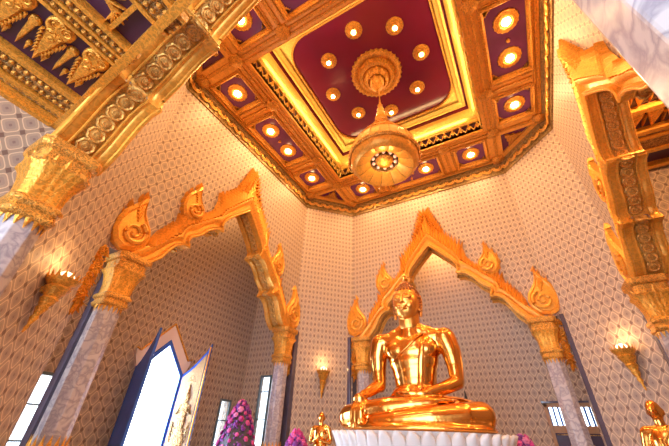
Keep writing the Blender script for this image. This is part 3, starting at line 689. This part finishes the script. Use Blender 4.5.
# ------------------------------------------------------------------ windows and doorway of the left bay
dr = empty('door_1', (XB, Y0, 0), kind='structure')
m = MB()
for sg in (1, -1):   # pink-white stone surround with a double pointed head
    pts = [(0, 2.56), (0, 3.04), (sg*.86, 2.04), (sg*1.0, 2.1), (sg*.98, 1.9), (sg*.84, 1.62)]
    m.prism(pts, lambda p: (.1, p[0], p[1]), lambda p: (0, p[0], p[1]))
m.build('stone_surround', TRIMW, dr)
m = MB()
for sg in (1, -1):
    m.tube([(.12, 0, 3.08), (.12, sg*.88, 2.06), (.12, sg*1.02, 2.12)], .03, 6)
m.build('gilt_edge', GOLDF, dr)
m = MB()
for sg in (1, -1):   # dark frame lining the opening, its daylight rim given as blue colour
    m.prism([(sg*.80, ZF), (sg*.80, 1.62), (0, 2.56), (0, 2.38), (sg*.70, 1.56), (sg*.70, ZF)], lambda p: (.14, p[0], p[1]), lambda p: (-.05, p[0], p[1]))
m.build('blue_frame', BLUE, dr)
for sg, nm in ((1, 'far'), (-1, 'near')):
    lf = empty('door_leaf', (.1, sg*.80, 0)); lf.parent = dr; lf.rotation_euler = (0, 0, math.radians(-(90-(66 if sg > 0 else 84))*sg) if False else 0)
    ang = math.radians(22 if sg > 0 else 12)*sg; lf.rotation_euler = (0, 0, ang)
    th0, th1 = (-.04, .04)
    pts = [(0, ZF+.05), (.82, ZF+.05), (.82, 2.62), (.70, 2.36), (.42, 1.98), (.2, 1.75), (0, 1.62)]
    MB().prism(pts, lambda p: (p[0], th0, p[1]), lambda p: (p[0], th1, p[1])).build('leaf_board', BLUE, lf, bevel=.01)
    gp = [(.07, ZF+.2), (.74, ZF+.2), (.74, 2.28), (.68, 2.2), (.42, 1.85), (.2, 1.64), (.07, 1.54)]
    y0_ = -.04*sg; y1_ = -.06*sg
    MB().prism(gp, lambda p: (p[0], y0_, p[1]), lambda p: (p[0], y1_, p[1])).build('gilt_panel', PALEG if sg > 0 else BLUE, lf)
    if sg > 0:
        MB().tube([(.80, -.05, ZF+.1), (.80, -.05, 2.5)], .025, 6).build('gilt_strip', GOLDP, lf)
        fg = MB(); yy = -.075; c = .42    # guardian figure in relief
        fg.ball((c, yy, .95), (.09, .04, .12), 12, 8); fg.lathe([(.06, 1.05), (.05, 1.12), (.03, 1.2), (.005, 1.36)], 10, c=(c, yy, 0))
        fg.ball((c, yy, .62), (.15, .04, .22), 12, 8); fg.ball((c, yy, .3), (.13, .04, .25), 12, 8); fg.ball((c, yy, -.2), (.2, .04, .42), 12, 8)
        for s2 in (1, -1):
            fg.tube([(c+s2*.13, yy, .76), (c+s2*.22, yy, .52), (c+s2*.03, yy-.01, .62)], .035, 8); fg.tube([(c+s2*.08, yy, -.3), (c+s2*.12, yy, -1.0)], .06, 8)
            for k in range(4): fg.tube([(c+s2*.1, yy, .1-.12*k), (c+s2*.24, yy, .16-.12*k), (c+s2*.28, yy, .3-.12*k)], .014, 5)
        for k in range(4): fg.box((c-.13+.03*k, yy, 1.42+.05*k), (c+.13-.03*k, yy+.02, 1.445+.05*k))
        fg.build('guardian_relief', GOLDD, lf, smooth=True)
wn = 1
def narrow_window(axis, at, c, hw, z0, z1, bars):
    global wn; w_ = empty('window_%d' % wn, (0, 0, 0), kind='structure'); wn += 1
    def bx(a0, z0_, a1, z1_, d0=-.02, d1=.05):
        m = MB()
        if axis == 'x': m.box((at+min(d0, d1), a0, z0_), (at+max(d0, d1), a1, z1_))
        else: m.box((a0, at-max(d0, d1), z0_), (a1, at-min(d0, d1), z1_))
        return m
    m = MB()
    for a0, b0, a1, b1 in ((c-hw-.05, z0, c-hw+.02, z1+.05), (c+hw-.02, z0, c+hw+.05, z1+.05), (c-hw, z1-.02, c+hw, z1+.05), (c-hw, z0-.04, c+hw, z0+.02)):
        q = bx(a0, b0, a1, b1); m.add(q.v, q.f)
    m.build('window_frame', plain('grey_window_paint', (.12, .17, .2), .4), w_)
    m = MB()
    for z in bars: q = bx(c-hw, z-.018, c+hw, z+.018, -.05, .0); m.add(q.v, q.f)
    m.build('glazing_bars', plain('grey_bar_paint', (.1, .14, .18), .4), w_); bx(c-hw, z0, c+hw, z1, -.1, -.09).build('pane', GLASS, w_)
narrow_window('x', XB, NY[0], NW, -1.2, 1.08, (.45, -.25))
narrow_window('x', XB, NY[1], NW, -1.2, 1.08, (.45, -.25))
narrow_window('y', YL1, (FW[0]+FW[1])/2, .225, -1.2, 1.97, (1.45, .55, -.3))
# timber door with barred light in the back bay
d2 = empty('door_2', ((PW[0]+PW[1])/2, YB, 0), kind='structure'); hw = (PW[1]-PW[0])/2
m = MB().box((-hw, -.04, ZF), (-hw+.11, .12, 1.32)).box((hw-.14, -.04, ZF), (hw, .12, 1.32)).box((-hw, -.04, 1.2), (hw, .12, 1.32)).box((-hw+.11, -.02, .45), (hw-.14, .1, .66)); m.build('timber_frame', BROWN, d2, bevel=.01)
m = MB().box((-hw-.05, -.07, 1.32), (hw+.05, .1, 1.38)); m.build('head_moulding', WOOD, d2)
m = MB()
nb = 9
for k in range(nb+1): 
    x = -hw+.11+(2*hw-.22)*k/nb; m.box((x-.03, .02, .66), (x+.035, .06, 1.2))
m.build('window_bars', BLUE, d2)
MB().box((-hw+.11, .0, ZF), (hw-.14, .08, .45)).build('lacquer_panel', DARK, d2)
fg = MB()
for s in (-1, 1):
    c = s*.3; fg.ball((c, -.01, -.1), (.12, .03, .17), 12, 8); fg.ball((c, -.01, -.55), (.16, .03, .3), 12, 8); fg.lathe([(.06, .05), (.02, .14)], 8, c=(c, -.01, 0))
    for k in range(8): a = 2*PI*k/8; fg.ball((c+.2*math.cos(a), -.01, -.05+.18*math.sin(a)), .022, 6, 4)
rect = MB(); 
fg.box((-hw+.16, -.015, .39), (hw-.16, .0, .42)); fg.build('gold_lacquer_figures', GOLDD, d2)
# ------------------------------------------------------------------ ceilings of the front and right bays
def teardrop(m, cx, cy, dx, dy, L, W, z0, z1, carve=False):
    """rounded head at the start, tip at the end of direction (dx, dy)"""
    d = Vector((dx, dy)).normalized(); q = Vector((-d.y, d.x)); pts = []
    for i in range(13):
        a = PI/2+PI*i/12; pts.append(Vector((W/2+W/2*math.cos(a)*1.0, W/2*math.sin(a))))
    pts += [Vector((W*.75, -W*.47)), Vector((W*1.0, -W*.34)), Vector((L*.72, -W*.2)), Vector((L, 0)), Vector((L*.72, W*.2)), Vector((W*1.0, W*.34)), Vector((W*.75, W*.47))]
    P = [Vector((cx, cy))+d*p.x+q*p.y for p in pts]; n = len(P); C = Vector((cx, cy))+d*W*.55
    vs = [(p.x, p.y, z1) for p in P]+[(p.x, p.y, (z0+z1)/2) for p in P]+[((C+(p-C)*.75).x, (C+(p-C)*.75).y, z0) for p in P]+[(C.x, C.y, z0-.01)]
    fs = []
    for i in range(n): j = (i+1) % n; fs += [(i, j, n+j, n+i), (n+i, n+j, 2*n+j, 2*n+i), (2*n+i, 2*n+j, 3*n)]
    m.add(vs, fs)
    if carve:
        for cxx, cyy, r, t0, w_ in ((.34, .22, .24, 0, 1), (.34, -.22, .24, PI, -1), (.82, .13, .15, 1, 1), (.82, -.13, .15, 2, -1), (.12*1.2, 0, .12, 0, 1), (1.15, .0, .11, 0, 1)):
            pp = []
            for i in range(19):
                a = t0+w_*i/18*1.5*2*PI; rr = r*W*(1-i/18*.8); p = Vector((cx, cy))+d*(cxx*W+rr*math.cos(a))+q*(cyy*W+rr*math.sin(a)); pp.append((p.x, p.y, z0-.01))
            m.tube(pp, .018, 5)
        for sg in (-1, 1):
            for i in range(7):
                x = W*(.95+.21*i); yv = sg*W*(.40-.045*i); p = Vector((cx, cy))+d*x+q*yv; e = Vector((cx, cy))+d*(x+.16)+q*(yv+sg*.03)
                m.tube([(p.x, p.y, z0+.02), (e.x, e.y, z0+.02)], .03, 5, taper=lambda s: 1.1-s)
fc = empty('ceiling_front_bay', (0, 0, ZB), kind='structure'); fc.scale = (.7177, .7177, .7177); XBL = -8.75; YF1 = .98; FE = [(-9, 1.15), (-7.8, 1.12), (-5.55, .95), (-3.5, .80), (5.6, .80)]
MB().prism([(-9, -9)]+FE+[(5.6, -9)], lambda p: (p[0], p[1], .06), lambda p: (p[0], p[1], .3)).build('ceiling_slab', DARK, fc)
def band(x0, x1, z0=-.1, ya=-8.6, yb=YF1): return MB().box((x0, ya, z0), (x1, yb, .06))
m = MB()
for x0, x1, z in ((-8.75, -8.6, -.22), (-8.6, -8.42, -.14), (-8.25, -8.1, -.16), (-7.62, -7.45, -.1)): q = band(x0, x1, z); m.add(q.v, q.f)
m.build('cornice_moulding', GOLD, fc)
m = MB()
for x0, x1, z in ((-8.42, -8.25, -.1), (-8.1, -7.62, -.06)): q = band(x0, x1, z); m.add(q.v, q.f)
m.build('cornice_carving', GOLDD, fc)
m = MB()
for x, r in ((-8.33, .05), (-7.98, .07), (-7.74, .07), (-5.74, .05), (-5.48, .06), (-4.26, .05), (-4.08, .05)):
    for k in range(70): m.ball((x, .95-.13*k, -.09), (r, .055, .05), 6, 4)
m.build('bead_rows', GOLDF, fc)
m = MB(); q = band(-5.85, -5.35, -.06); m.add(q.v, q.f); q = band(-4.4, -3.9, -.06); m.add(q.v, q.f)
m.build('beam_carving', GOLDD, fc)
m = MB()
for x0, x1 in ((-5.9, -5.82), (-5.38, -5.28), (-4.45, -4.36), (-3.95, -3.86), (-5.65, -5.58)): q = band(x0, x1, -.12); m.add(q.v, q.f)
q = MB().prism(FE+[(x, y-.16) for x, y in FE[::-1]], lambda p: (p[0], p[1], -.18), lambda p: (p[0], p[1], .1)); m.add(q.v, q.f)
m.build('beam_ribs', GOLD, fc)
for k in range(8):
    y = .72-.66*k; m = MB(); teardrop(m, -5.95, y-.12, -1, -.0, 1.42, .47, -.06, .06, True); m.build('flame_motif', GOLD, fc)
    m = MB(); teardrop(m, -6.35, y+.21, -1, 0, .95, .2, -.04, .06); teardrop(m, -7.0, y-.0, -1, 0, .3, .1, -.03, .06); teardrop(m, -7.0, y+.36, -1, 0, .3, .1, -.03, .06); m.build('bud_motif', GOLD, fc)
m = MB()
for y in (.75, -1.6, -3.6):
    for k in range(9):
        a = k*PI/8; teardrop(m, -4.9, y-.9+.05*k, math.cos(a), math.sin(a), .4, .1, -.02, .06)
    m.box((-5.28, y-.42, -.06), (-4.45, y-.34, .06))
m.build('starburst_motif', GOLD, fc)
rc = empty('ceiling_right_bay', (0, 0, ZR), kind='structure')
xr0, xr1 = X0+WX+TH, XR
MB().box((xr0-.05, Y0-4.6, .06), (xr1+.2, Y0+4.6, .3)).build('ceiling_slab', DARK, rc)
m = MB(); mg = MB()
for y0, y1 in ((6.55, 6.7), (7.4, 7.55), (8.3, 8.45), (9.2, 9.35), (9.5, 9.6), (10.1, 10.25), (10.95, 11.1)): m.box((xr0, y0, -.12), (xr1, y1, .06))
for y0, y1 in ((9.35, 9.5), (9.6, 10.1)): mg.box((xr0, y0, -.06), (xr1, y1, .06))
m.box((xr0, Y0-4.4, -.12), (xr0+.12, Y0+4.4, .06)); m.box((xr1-.15, Y0-4.4, -.12), (xr1, Y0+4.4, .06)); m.build('beam_ribs', GOLDP, rc); mg.build('beam_carving', GOLDD, rc)
for y0 in (6.7, 7.55, 8.45):
    for k in range(5):
        m = MB(); teardrop(m, xr0+.35+.42*k, y0, 0, 1, .74, .36, -.05, .06)
        for s in (-1, 1): teardrop(m, xr0+.35+.42*k+s*.21, y0+.25, 0, 1, .44, .1, -.03, .06)
        m.build('flame_motif', GOLD, rc)
m = MB()
for k in range(7):
    a = 2*PI*k/7; teardrop(m, 4.5, 10.6, math.cos(a), math.sin(a), .34, .13, -.03, .06)
m.build('flower_motif', GOLDB, rc)
# ------------------------------------------------------------------ figures
def capsule(m, p0, p1, r0, r1, n=18):
    p0, p1 = Vector(p0), Vector(p1); d = p1-p0; L = d.length; q = d.to_track_quat('Z', 'Y').to_matrix().to_4x4(); t = MB(); pr = []
    for i in range(1, 7): a = -PI/2+PI/2*i/6; pr.append((r0*math.cos(a), r0*math.sin(a)))
    for i in range(0, 6): a = PI/2*i/6; pr.append((r1*math.cos(a), L+r1*math.sin(a)))
    t.lathe([(max(r, .001), h) for r, h in pr], n); t.xf(Matrix.Translation(p0) @ q); m.add(t.v, t.f)
def chain(m, pts, rs):
    for i in range(len(pts)-1): capsule(m, pts[i], pts[i+1], rs[i], rs[i+1])
def ell(m, c, r, rot=(0, 0, 0), n=28, k=18):
    t = MB(); t.ball((0, 0, 0), r, n, k)
    from mathutils import Euler
    t.xf(Matrix.Translation(c) @ Euler(rot).to_matrix().to_4x4()); m.add(t.v, t.f)
def fused(m, name, mat, parent, voxel, smooth=3):
    o = m.build(name, mat, parent, smooth=True)
    r = o.modifiers.new('remesh', 'REMESH'); r.mode = 'VOXEL'; r.voxel_size = voxel; r.use_smooth_shade = True
    s = o.modifiers.new('smooth', 'SMOOTH'); s.iterations = smooth; s.factor = .6
    return o
BX, BY = -2.36, 7.95              # seat of the Buddha
bud = empty('buddha_statue', (BX, BY, .2), 0, 'large polished golden seated Buddha on the white lotus pedestal', 'statue')
m = MB(); z_ = -.2                # coordinates below: x, y from the seat, z as camera height; shifted by -0.2
def V(x, y, z): return (x, y, z+z_)
# trunk
ell(m, V(0, .12, .82), (.62, .44, .36)); ell(m, V(0, .16, 1.2), (.50, .35, .42)); ell(m, V(0, .16, 1.4), (.53, .36, .42)); ell(m, V(0, .15, 1.62), (.60, .37, .42)); ell(m, V(0, .15, 1.82), (.66, .37, .40)); ell(m, V(0, .15, 1.95), (.74, .35, .34))
ell(m, V(-.3, -.02, 1.86), (.33, .19, .24)); ell(m, V(.3, -.02, 1.86), (.33, .19, .24))
capsule(m, V(-.66, .17, 2.14), V(.66, .17, 2.14), .23, .23); capsule(m, V(-.4, .17, 2.24), V(.4, .17, 2.24), .22, .22); capsule(m, V(-.2, .16, 2.32), V(.2, .16, 2.32), .22, .22)
chain(m, [V(0, .16, 2.2), V(0, .14, 2.42), V(0, .1, 2.66)], [.31, .26, .255])
# arms: statue's right (our left) reaches down over the shin, its left rests in the lap
chain(m, [V(-.82, .15, 2.11), V(-.89, .14, 1.80), V(-.89, .12, 1.45), V(-.86, .06, 1.12)], [.25, .225, .18, .155])
chain(m, [V(-.86, .06, 1.14), V(-.97, -.2, 1.0), V(-1.04, -.46, .88)], [.155, .13, .095])
chain(m, [V(.82, .15, 2.11), V(.91, .14, 1.80), V(.95, .1, 1.45), V(.96, .02, 1.14)], [.25, .225, .18, .155])
chain(m, [V(.96, .02, 1.13), V(.72, -.28, .98), V(.45, -.46, .90)], [.155, .13, .095])
# hand over the shin: palm and fingers hanging down
capsule(m, V(-1.04, -.46, .90), V(-1.09, -.62, .78), .10, .105); ell(m, V(-1.09, -.62, .76), (.15, .07, .15), (.5, 0, .1))
for k, (dx, ln) in enumerate(((-.115, .30), (-.04, .36), (.035, .35), (.105, .27))):
    chain(m, [V(-1.09+dx*.85, -.66, .70), V(-1.10+dx*1.1, -.76, .56), V(-1.10+dx*1.15, -.77, .56-ln*.55), V(-1.10+dx*1.15, -.745, .56-ln)], [.042, .040, .036, .028])
chain(m, [V(-.97, -.56, .78), V(-.90, -.64, .66), V(-.88, -.68, .56)], [.045, .04, .03])
# hand lying in the lap
ell(m, V(.27, -.5, .875), (.21, .13, .065), (0, 0, .05))
for k, (dy, ln) in enumerate(((-.10, .30), (-.035, .35), (.03, .34), (.09, .27))):
    chain(m, [V(.12, -.5+dy, .88), V(-.05, -.5+dy, .885), V(.12-ln, -.49+dy, .90)], [.042, .038, .028])
chain(m, [V(.27, -.40, .92), V(.14, -.42, .97), V(.04, -.44, .98)], [.045, .038, .03])
# crossed legs
for s in (-1, 1):
    chain(m, [V(s*.35, .15, .62), V(s*.88, .05, .58), V(s*1.40-.04, -.16, .50)], [.33, .28, .23])
chain(m, [V(-1.50, -.2, .46), V(-1.1, -.42, .51), V(-.5, -.58, .60), V(.1, -.6, .66), V(.5, -.52, .70)], [.27, .25, .21, .165, .12])
chain(m, [V(1.35, -.2, .48), V(1.1, -.44, .46), V(.5, -.68, .42), V(-.2, -.78, .37), V(-.75, -.72, .34)], [.27, .25, .21, .165, .13])
ell(m, V(.66, -.40, .74), (.26, .13, .075), (0, 0, .35)); ell(m, V(-.95, -.62, .32), (.2, .12, .1))
ell(m, V(-1.52, -.2, .45), (.27, .27, .25)); ell(m, V(1.34, -.2, .46), (.27, .27, .25))
for k in range(5): capsule(m, V(.78+.03*k, -.33-.045*k+.1, .76), V(.90-.01*k, -.28-.045*k+.1, .77), .03, .025, 10)
# robe spread under the legs
t = MB().lathe([(1.50, .19), (1.60, .22), (1.58, .28), (1.45, .33), (1.2, .4)], 72); t.xf(Matrix.Translation((0, -.12, z_)) @ Matrix.Diagonal((1, .56, 1, 1))); m.add(t.v, t.f)
fused(m, 'body', BUD, bud, .022, 14)
# head (continuous with the neck)
h = MB(); HZ = 3.06
ell(h, V(0, .04, HZ), (.355, .37, .455)); ell(h, V(0, -.05, HZ-.2), (.285, .25, .29)); ell(h, V(0, -.1, HZ-.37), (.14, .14, .12)); capsule(h, V(0, .12, HZ-.6), V(0, .1, HZ-.2), .265, .27)
for s in (-1, 1):
    ell(h, V(s*.13, -.235, HZ-.15), (.11, .07, .11)); chain(h, [V(s*.05, -.335, HZ+.13), V(s*.15, -.345, HZ+.185), V(s*.265, -.25, HZ+.12)], [.016, .020, .013])
    ell(h, V(s*.15, -.29, HZ+.045), (.095, .055, .05)); chain(h, [V(s*.07, -.335, HZ+.015), V(s*.15, -.355, HZ-.005), V(s*.235, -.29, HZ+.02)], [.010, .014, .010]); ell(h, V(s*.038, -.375, HZ-.12), (.038, .04, .028))
    chain(h, [V(s*.35, .08, HZ+.14), V(s*.375, .09, HZ), V(s*.36, .06, HZ-.2), V(s*.335, .05, HZ-.38)], [.038, .034, .036, .04])
chain(h, [V(0, -.325, HZ+.13), V(0, -.37, HZ+.02), V(0, -.42, HZ-.10)], [.026, .030, .044])
chain(h, [V(-.10, -.305, HZ-.195), V(-.04, -.35, HZ-.205), V(0, -.35, HZ-.215), V(.04, -.35, HZ-.205), V(.10, -.305, HZ-.195)], [.014, .026, .022, .026, .014]); chain(h, [V(-.065, -.31, HZ-.255), V(0, -.345, HZ-.27), V(.065, -.31, HZ-.255)], [.016, .034, .016])
fused(h, 'head', BUDH, bud, .012, 5)
c = MB(); cap = MB()
for j in range(9):
    el = math.radians(8+j*10); n = max(3, int(26*math.cos(el)))
    for i in range(n):
        a = 2*PI*(i+.5*(j % 2))/n; x, y, z = .365*math.cos(el)*math.cos(a), .385*math.cos(el)*math.sin(a), .465*math.sin(el)
        if y < -.12 and z < .22+.05*math.cos(a)**2*2: continue
        c.ball(V(x, y+.04, HZ+z), .036, 7, 5)
for i in range(20):
    a = PI*i/19; 
    for zz in (-.02, -.1, -.18, -.26): c.ball(V(.375*math.cos(a)*(1+zz*.3), .03+.34*math.sin(a), HZ+zz), .036, 7, 5)
ell(c, V(0, .06, HZ+.47), (.16, .17, .13)); 
for j in range(3):
    for i in range(10-3*j): a = 2*PI*i/(10-3*j); c.ball(V((.16-.05*j)*math.cos(a), .06+(.17-.05*j)*math.sin(a), HZ+.47+.05*j), .034, 7, 5)
c.build('hair_curls', HAIR, bud, smooth=True)
m = MB().lathe([(.075, .54), (.10, .56), (.06, .60), (.085, .65), (.05, .70), (.055, .74), (.02, .82), (.004, .93)], 24, c=V(0, .06, HZ), rad=lambda a, k: 1+.12*math.cos(6*a)); m.build('flame_finial', BUD, bud, smooth=True)
# folded robe sash over the left shoulder and its hem across the chest
m = MB(); 
sh = [(.42, -.02, 2.22), (.36, -.16, 2.05), (.33, -.225, 1.86), (.27, -.225, 1.6), (.23, -.2, 1.35), (.21, -.22, 1.1), (.2, -.3, .98)]
vs = []
for i, (x, y, z) in enumerate(sh):
    for dx in (-.08, -.05, 0, .05, .08): vs.append(V(x+dx, y-(.02 if abs(dx) < .07 else -.03), z))
m.add(vs, [(i*5+j, i*5+j+1, (i+1)*5+j+1, (i+1)*5+j) for i in range(len(sh)-1) for j in range(4)])
sm = m.build('robe_sash', BUD, bud, smooth=True); md = sm.modifiers.new('solid', 'SOLIDIFY'); md.thickness = .03; md = sm.modifiers.new('sub', 'SUBSURF'); md.levels = 2; md.render_levels = 2
m = MB().tube([V(-.52, .0, 1.52), V(-.40, -.13, 1.62), V(-.2, -.215, 1.76), V(0, -.225, 1.9), V(.2, -.2, 2.08), V(.38, -.02, 2.24)], .018, 8); m.build('robe_hem', BUD, bud, smooth=True)
# pedestal of white lotus petals
ped = empty('lotus_pedestal', (BX, BY-.12, ZF), 0, 'white lotus-petal pedestal carrying the golden Buddha', 'pedestal')
zt = .2-ZF; sy = .62
MB().lathe([(1.9, 0), (1.9, .5), (1.75, .6), (1.6, .9), (1.5, 1.0), (1.5, zt-.5), (1.6, zt-.1), (1.66, zt-.01)], 64).xf(Matrix.Diagonal((1, sy, 1, 1))).build('core', WHITE, ped, smooth=True)
def petal(h_, w_, tilt):
    p = MB(); nu, nv = 7, 9; vs = []
    for j in range(nv):
        s = j/(nv-1); wd = w_*.5*(1-max(0, (s-.62)/.38)**2.2*.8)
        for i in range(nu):
            t_ = -1+2*i/(nu-1); vs.append((tilt*s*s+.07*(1-t_*t_)-.02, t_*wd, h_*s-(.05*h_*t_*t_ if j == nv-1 else 0)))
    p.add(vs, [(j*nu+i, j*nu+i+1, (j+1)*nu+i+1, (j+1)*nu+i) for j in range(nv-1) for i in range(nu-1)])
    return p
def put_petals(n, rx, ry, z, h_, w_, tilt, off):
    pm = petal(h_, w_, tilt).build('petal', WHITE, ped, smooth=True); so = pm.modifiers.new('solid', 'SOLIDIFY'); so.thickness = .04
    for k in range(n):
        a = 2*PI*(k+off)/n; o = pm if k == 0 else pm.copy()
        if k: COL.objects.link(o); o.parent = ped
        o.location = (rx*math.cos(a), ry*math.sin(a), z); o.rotation_euler = (0, 0, math.atan2(math.sin(a)/ry, math.cos(a)/rx))
put_petals(40, 1.64, 1.64*sy+.04, zt-.75, .74, .265, .18, 0)
put_petals(40, 1.62, 1.62*sy+.04, zt-1.03, .6, .27, .24, .5)
# disciples
def disciple(x, y, rz, sc, label, proto=[None]):
    if proto[0]: t = copy_tree(proto[0]); t.location = (x, y, ZF); t.rotation_euler = (0, 0, rz); t['label'] = label; t.scale = (sc,)*3; return t
    t = empty('disciple_statue', (x, y, ZF), rz, label, 'statue', 'small golden disciples'); t.scale = (sc,)*3; proto[0] = t
    m = MB()                        # faces -y, 1.7 high on a 0.5 plinth
    def W(x, y, z): return (x, y, z+.5)
    ell(m, W(0, .0, 1.58), (.085, .10, .125)); capsule(m, W(0, 0, 1.38), W(0, 0, 1.5), .06, .055); ell(m, W(0, -.105, 1.57), (.015, .02, .03))
    for s in (-1, 1): ell(m, W(s*.088, .01, 1.56), (.014, .025, .045)); ell(m, W(s*.035, -.088, 1.59), (.02, .015, .012))
    ell(m, W(0, -.095, 1.525), (.03, .015, .01))
    ell(m, W(0, 0, 1.2), (.19, .12, .22)); capsule(m, W(-.17, 0, 1.34), W(.17, 0, 1.34), .07, .07); ell(m, W(0, 0, .95), (.16, .115, .2)); 
    chain(m, [W(0, 0, .85), W(0, 0, .45), W(0, 0, .05)], [.17, .18, .20])
    for s in (-1, 1):
        chain(m, [W(s*.20, 0, 1.33), W(s*.26, -.0, 1.12), W(s*.25, -.03, 1.04)], [.062, .05, .045]); chain(m, [W(s*.25, -.03, 1.04), W(s*.12, -.17, 1.06), W(s*.035, -.22, 1.12)], [.045, .035, .028])
        for k in range(4): chain(m, [W(s*.02, -.20-.018*k, 1.12), W(s*.014, -.20-.02*k, 1.2), W(s*.01, -.20-.015*k, 1.27-.012*abs(k-1))], [.014, .013, .009])
        chain(m, [W(s*.03, -.17, 1.12), W(s*.02, -.16, 1.18)], [.014, .01]); ell(m, W(s*.08, -.12, .02), (.06, .13, .04))
    fused(m, 'body', BUD, t, .014, 2)
    MB().lathe([(.3, 0), (.3, .1), (.26, .14), (.27, .3), (.24, .36), (.28, .46), (.26, .5)], 32).build('plinth', GOLDF, t, smooth=True)
    r = MB(); r.tube([W(.12, -.02, 1.43), W(.02, -.13, 1.25), W(-.12, -.12, 1.08), W(-.18, 0, 1.0)], .018, 6); r.tube([W(.2, -.1, 1.0), W(.2, -.08, .5), W(.22, -.06, .1)], .02, 6); r.build('robe_edge', GOLDF, t, smooth=True)
    return t
disciple(-5.02, 8.35, .25, 1.0, 'small golden disciple standing at the left of the lotus pedestal, hands joined')
disciple(1.36, 6.45, -.5, 1.0, 'golden disciple at the lower right corner below the right sconce')
# ------------------------------------------------------------------ flowers
def flowers(x, y, top, rad, n, label, cone=1.0, z0=ZF):
    t = empty('flower_arrangement', (x, y, z0), 0, label, 'flowers', 'pink flower arrangements'); H = top-z0; rnd = random.Random(int(x*100))
    MB().lathe([(.2, 0), (.28, .15), (.32, .4), (.22, .6), (.26, .66)], 28).build('vase', VASE, t, smooth=True)
    m = MB().lathe([(rad*.6, .62), (rad*.92, H*.35), (rad*.85, H*.55), (rad*.5, H*.8), (.05, H-.06)], 20, rad=lambda a, k: 1+.06*math.sin(5*a+k))
    for k in range(160):
        s = rnd.random(); z = .5+(H-.6)*s; r = rad*(1-s)**.5*cone*1.0; a = rnd.uniform(0, 2*PI)
        leaf(m, 0, 0, 1, 0, .001, .001, 0, 0) if False else m.ball((r*math.cos(a), r*math.sin(a), z), (.05, .05, .07), 5, 4)
    m.build('foliage', LEAF, t)
    m = MB()
    for k in range(420):
        s = (k+.5)/420; z = .55+(H-.6)*s; r = rad*min(1, (1-s)**.55*1.1)+rnd.uniform(-.04, .05); a = k*2.39996+1; m.ball((r*math.cos(a), r*math.sin(a), z+rnd.uniform(-.04, .04)), rnd.uniform(.025, .05), 6, 4)
    m.build('small_filler_blossoms', PINK[2], t, kind='stuff')
    bl = []
    for mi in range(4):
        b = MB()
        b.ball((0, 0, 0), .045, 8, 6)
        for j in range(6): a = PI*j/3; b.ball((.045*math.cos(a), .045*math.sin(a), .0), (.034, .034, .026), 6, 4)
        o = b.build('blossom', PINK[mi], t, smooth=True); bl.append(o)
    used = set()
    for k in range(n):
        s = (k+.5)/n; z = .6+(H-.62)*s; r = rad*min(1, (1-s)**.55*1.12)+.03; a = k*2.39996
        mi = rnd.choice((0, 0, 1, 1, 2, 3)); o = bl[mi] if mi not in used else bl[mi].copy()
        if mi in used: COL.objects.link(o); o.parent = t
        used.add(mi); q = rnd.uniform(.75, 1.35); o.location = (r*math.cos(a), r*math.sin(a), z); o.scale = (q, q, q)
        o.rotation_euler = Vector((math.cos(a), math.sin(a), .4)).to_track_quat('Z', 'Y').to_euler()
    for mi in range(4):
        if mi not in used: bpy.data.objects.remove(bl[mi])
flowers(-8.45, 9.0, .98, .64, 99, 'tall cone of magenta and pink flowers left of the second marble column')
flowers(-6.3, 9.15, .22, .46, 90, 'low round bunch of magenta flowers beside the left disciple')
flowers(-.45, 8.9, .22, .4, 70, 'magenta flowers mostly hidden behind the right end of the pedestal')
o = MB().lathe([(.22, 0), (.22, .06), (.12, .1), (.09, 1.9), (.14, 2.0), (.16, 2.15), (.10, 2.3), (.04, 2.45), (.05, 2.5), (.01, 2.75)], 20).build('tiered_finial_stand', BLACK, smooth=True)
o.location = (-1.53, 9.5, ZF); tag(o, 'dark pointed finial showing above the Buddha\'s right-hand knee', 'ornament stand')
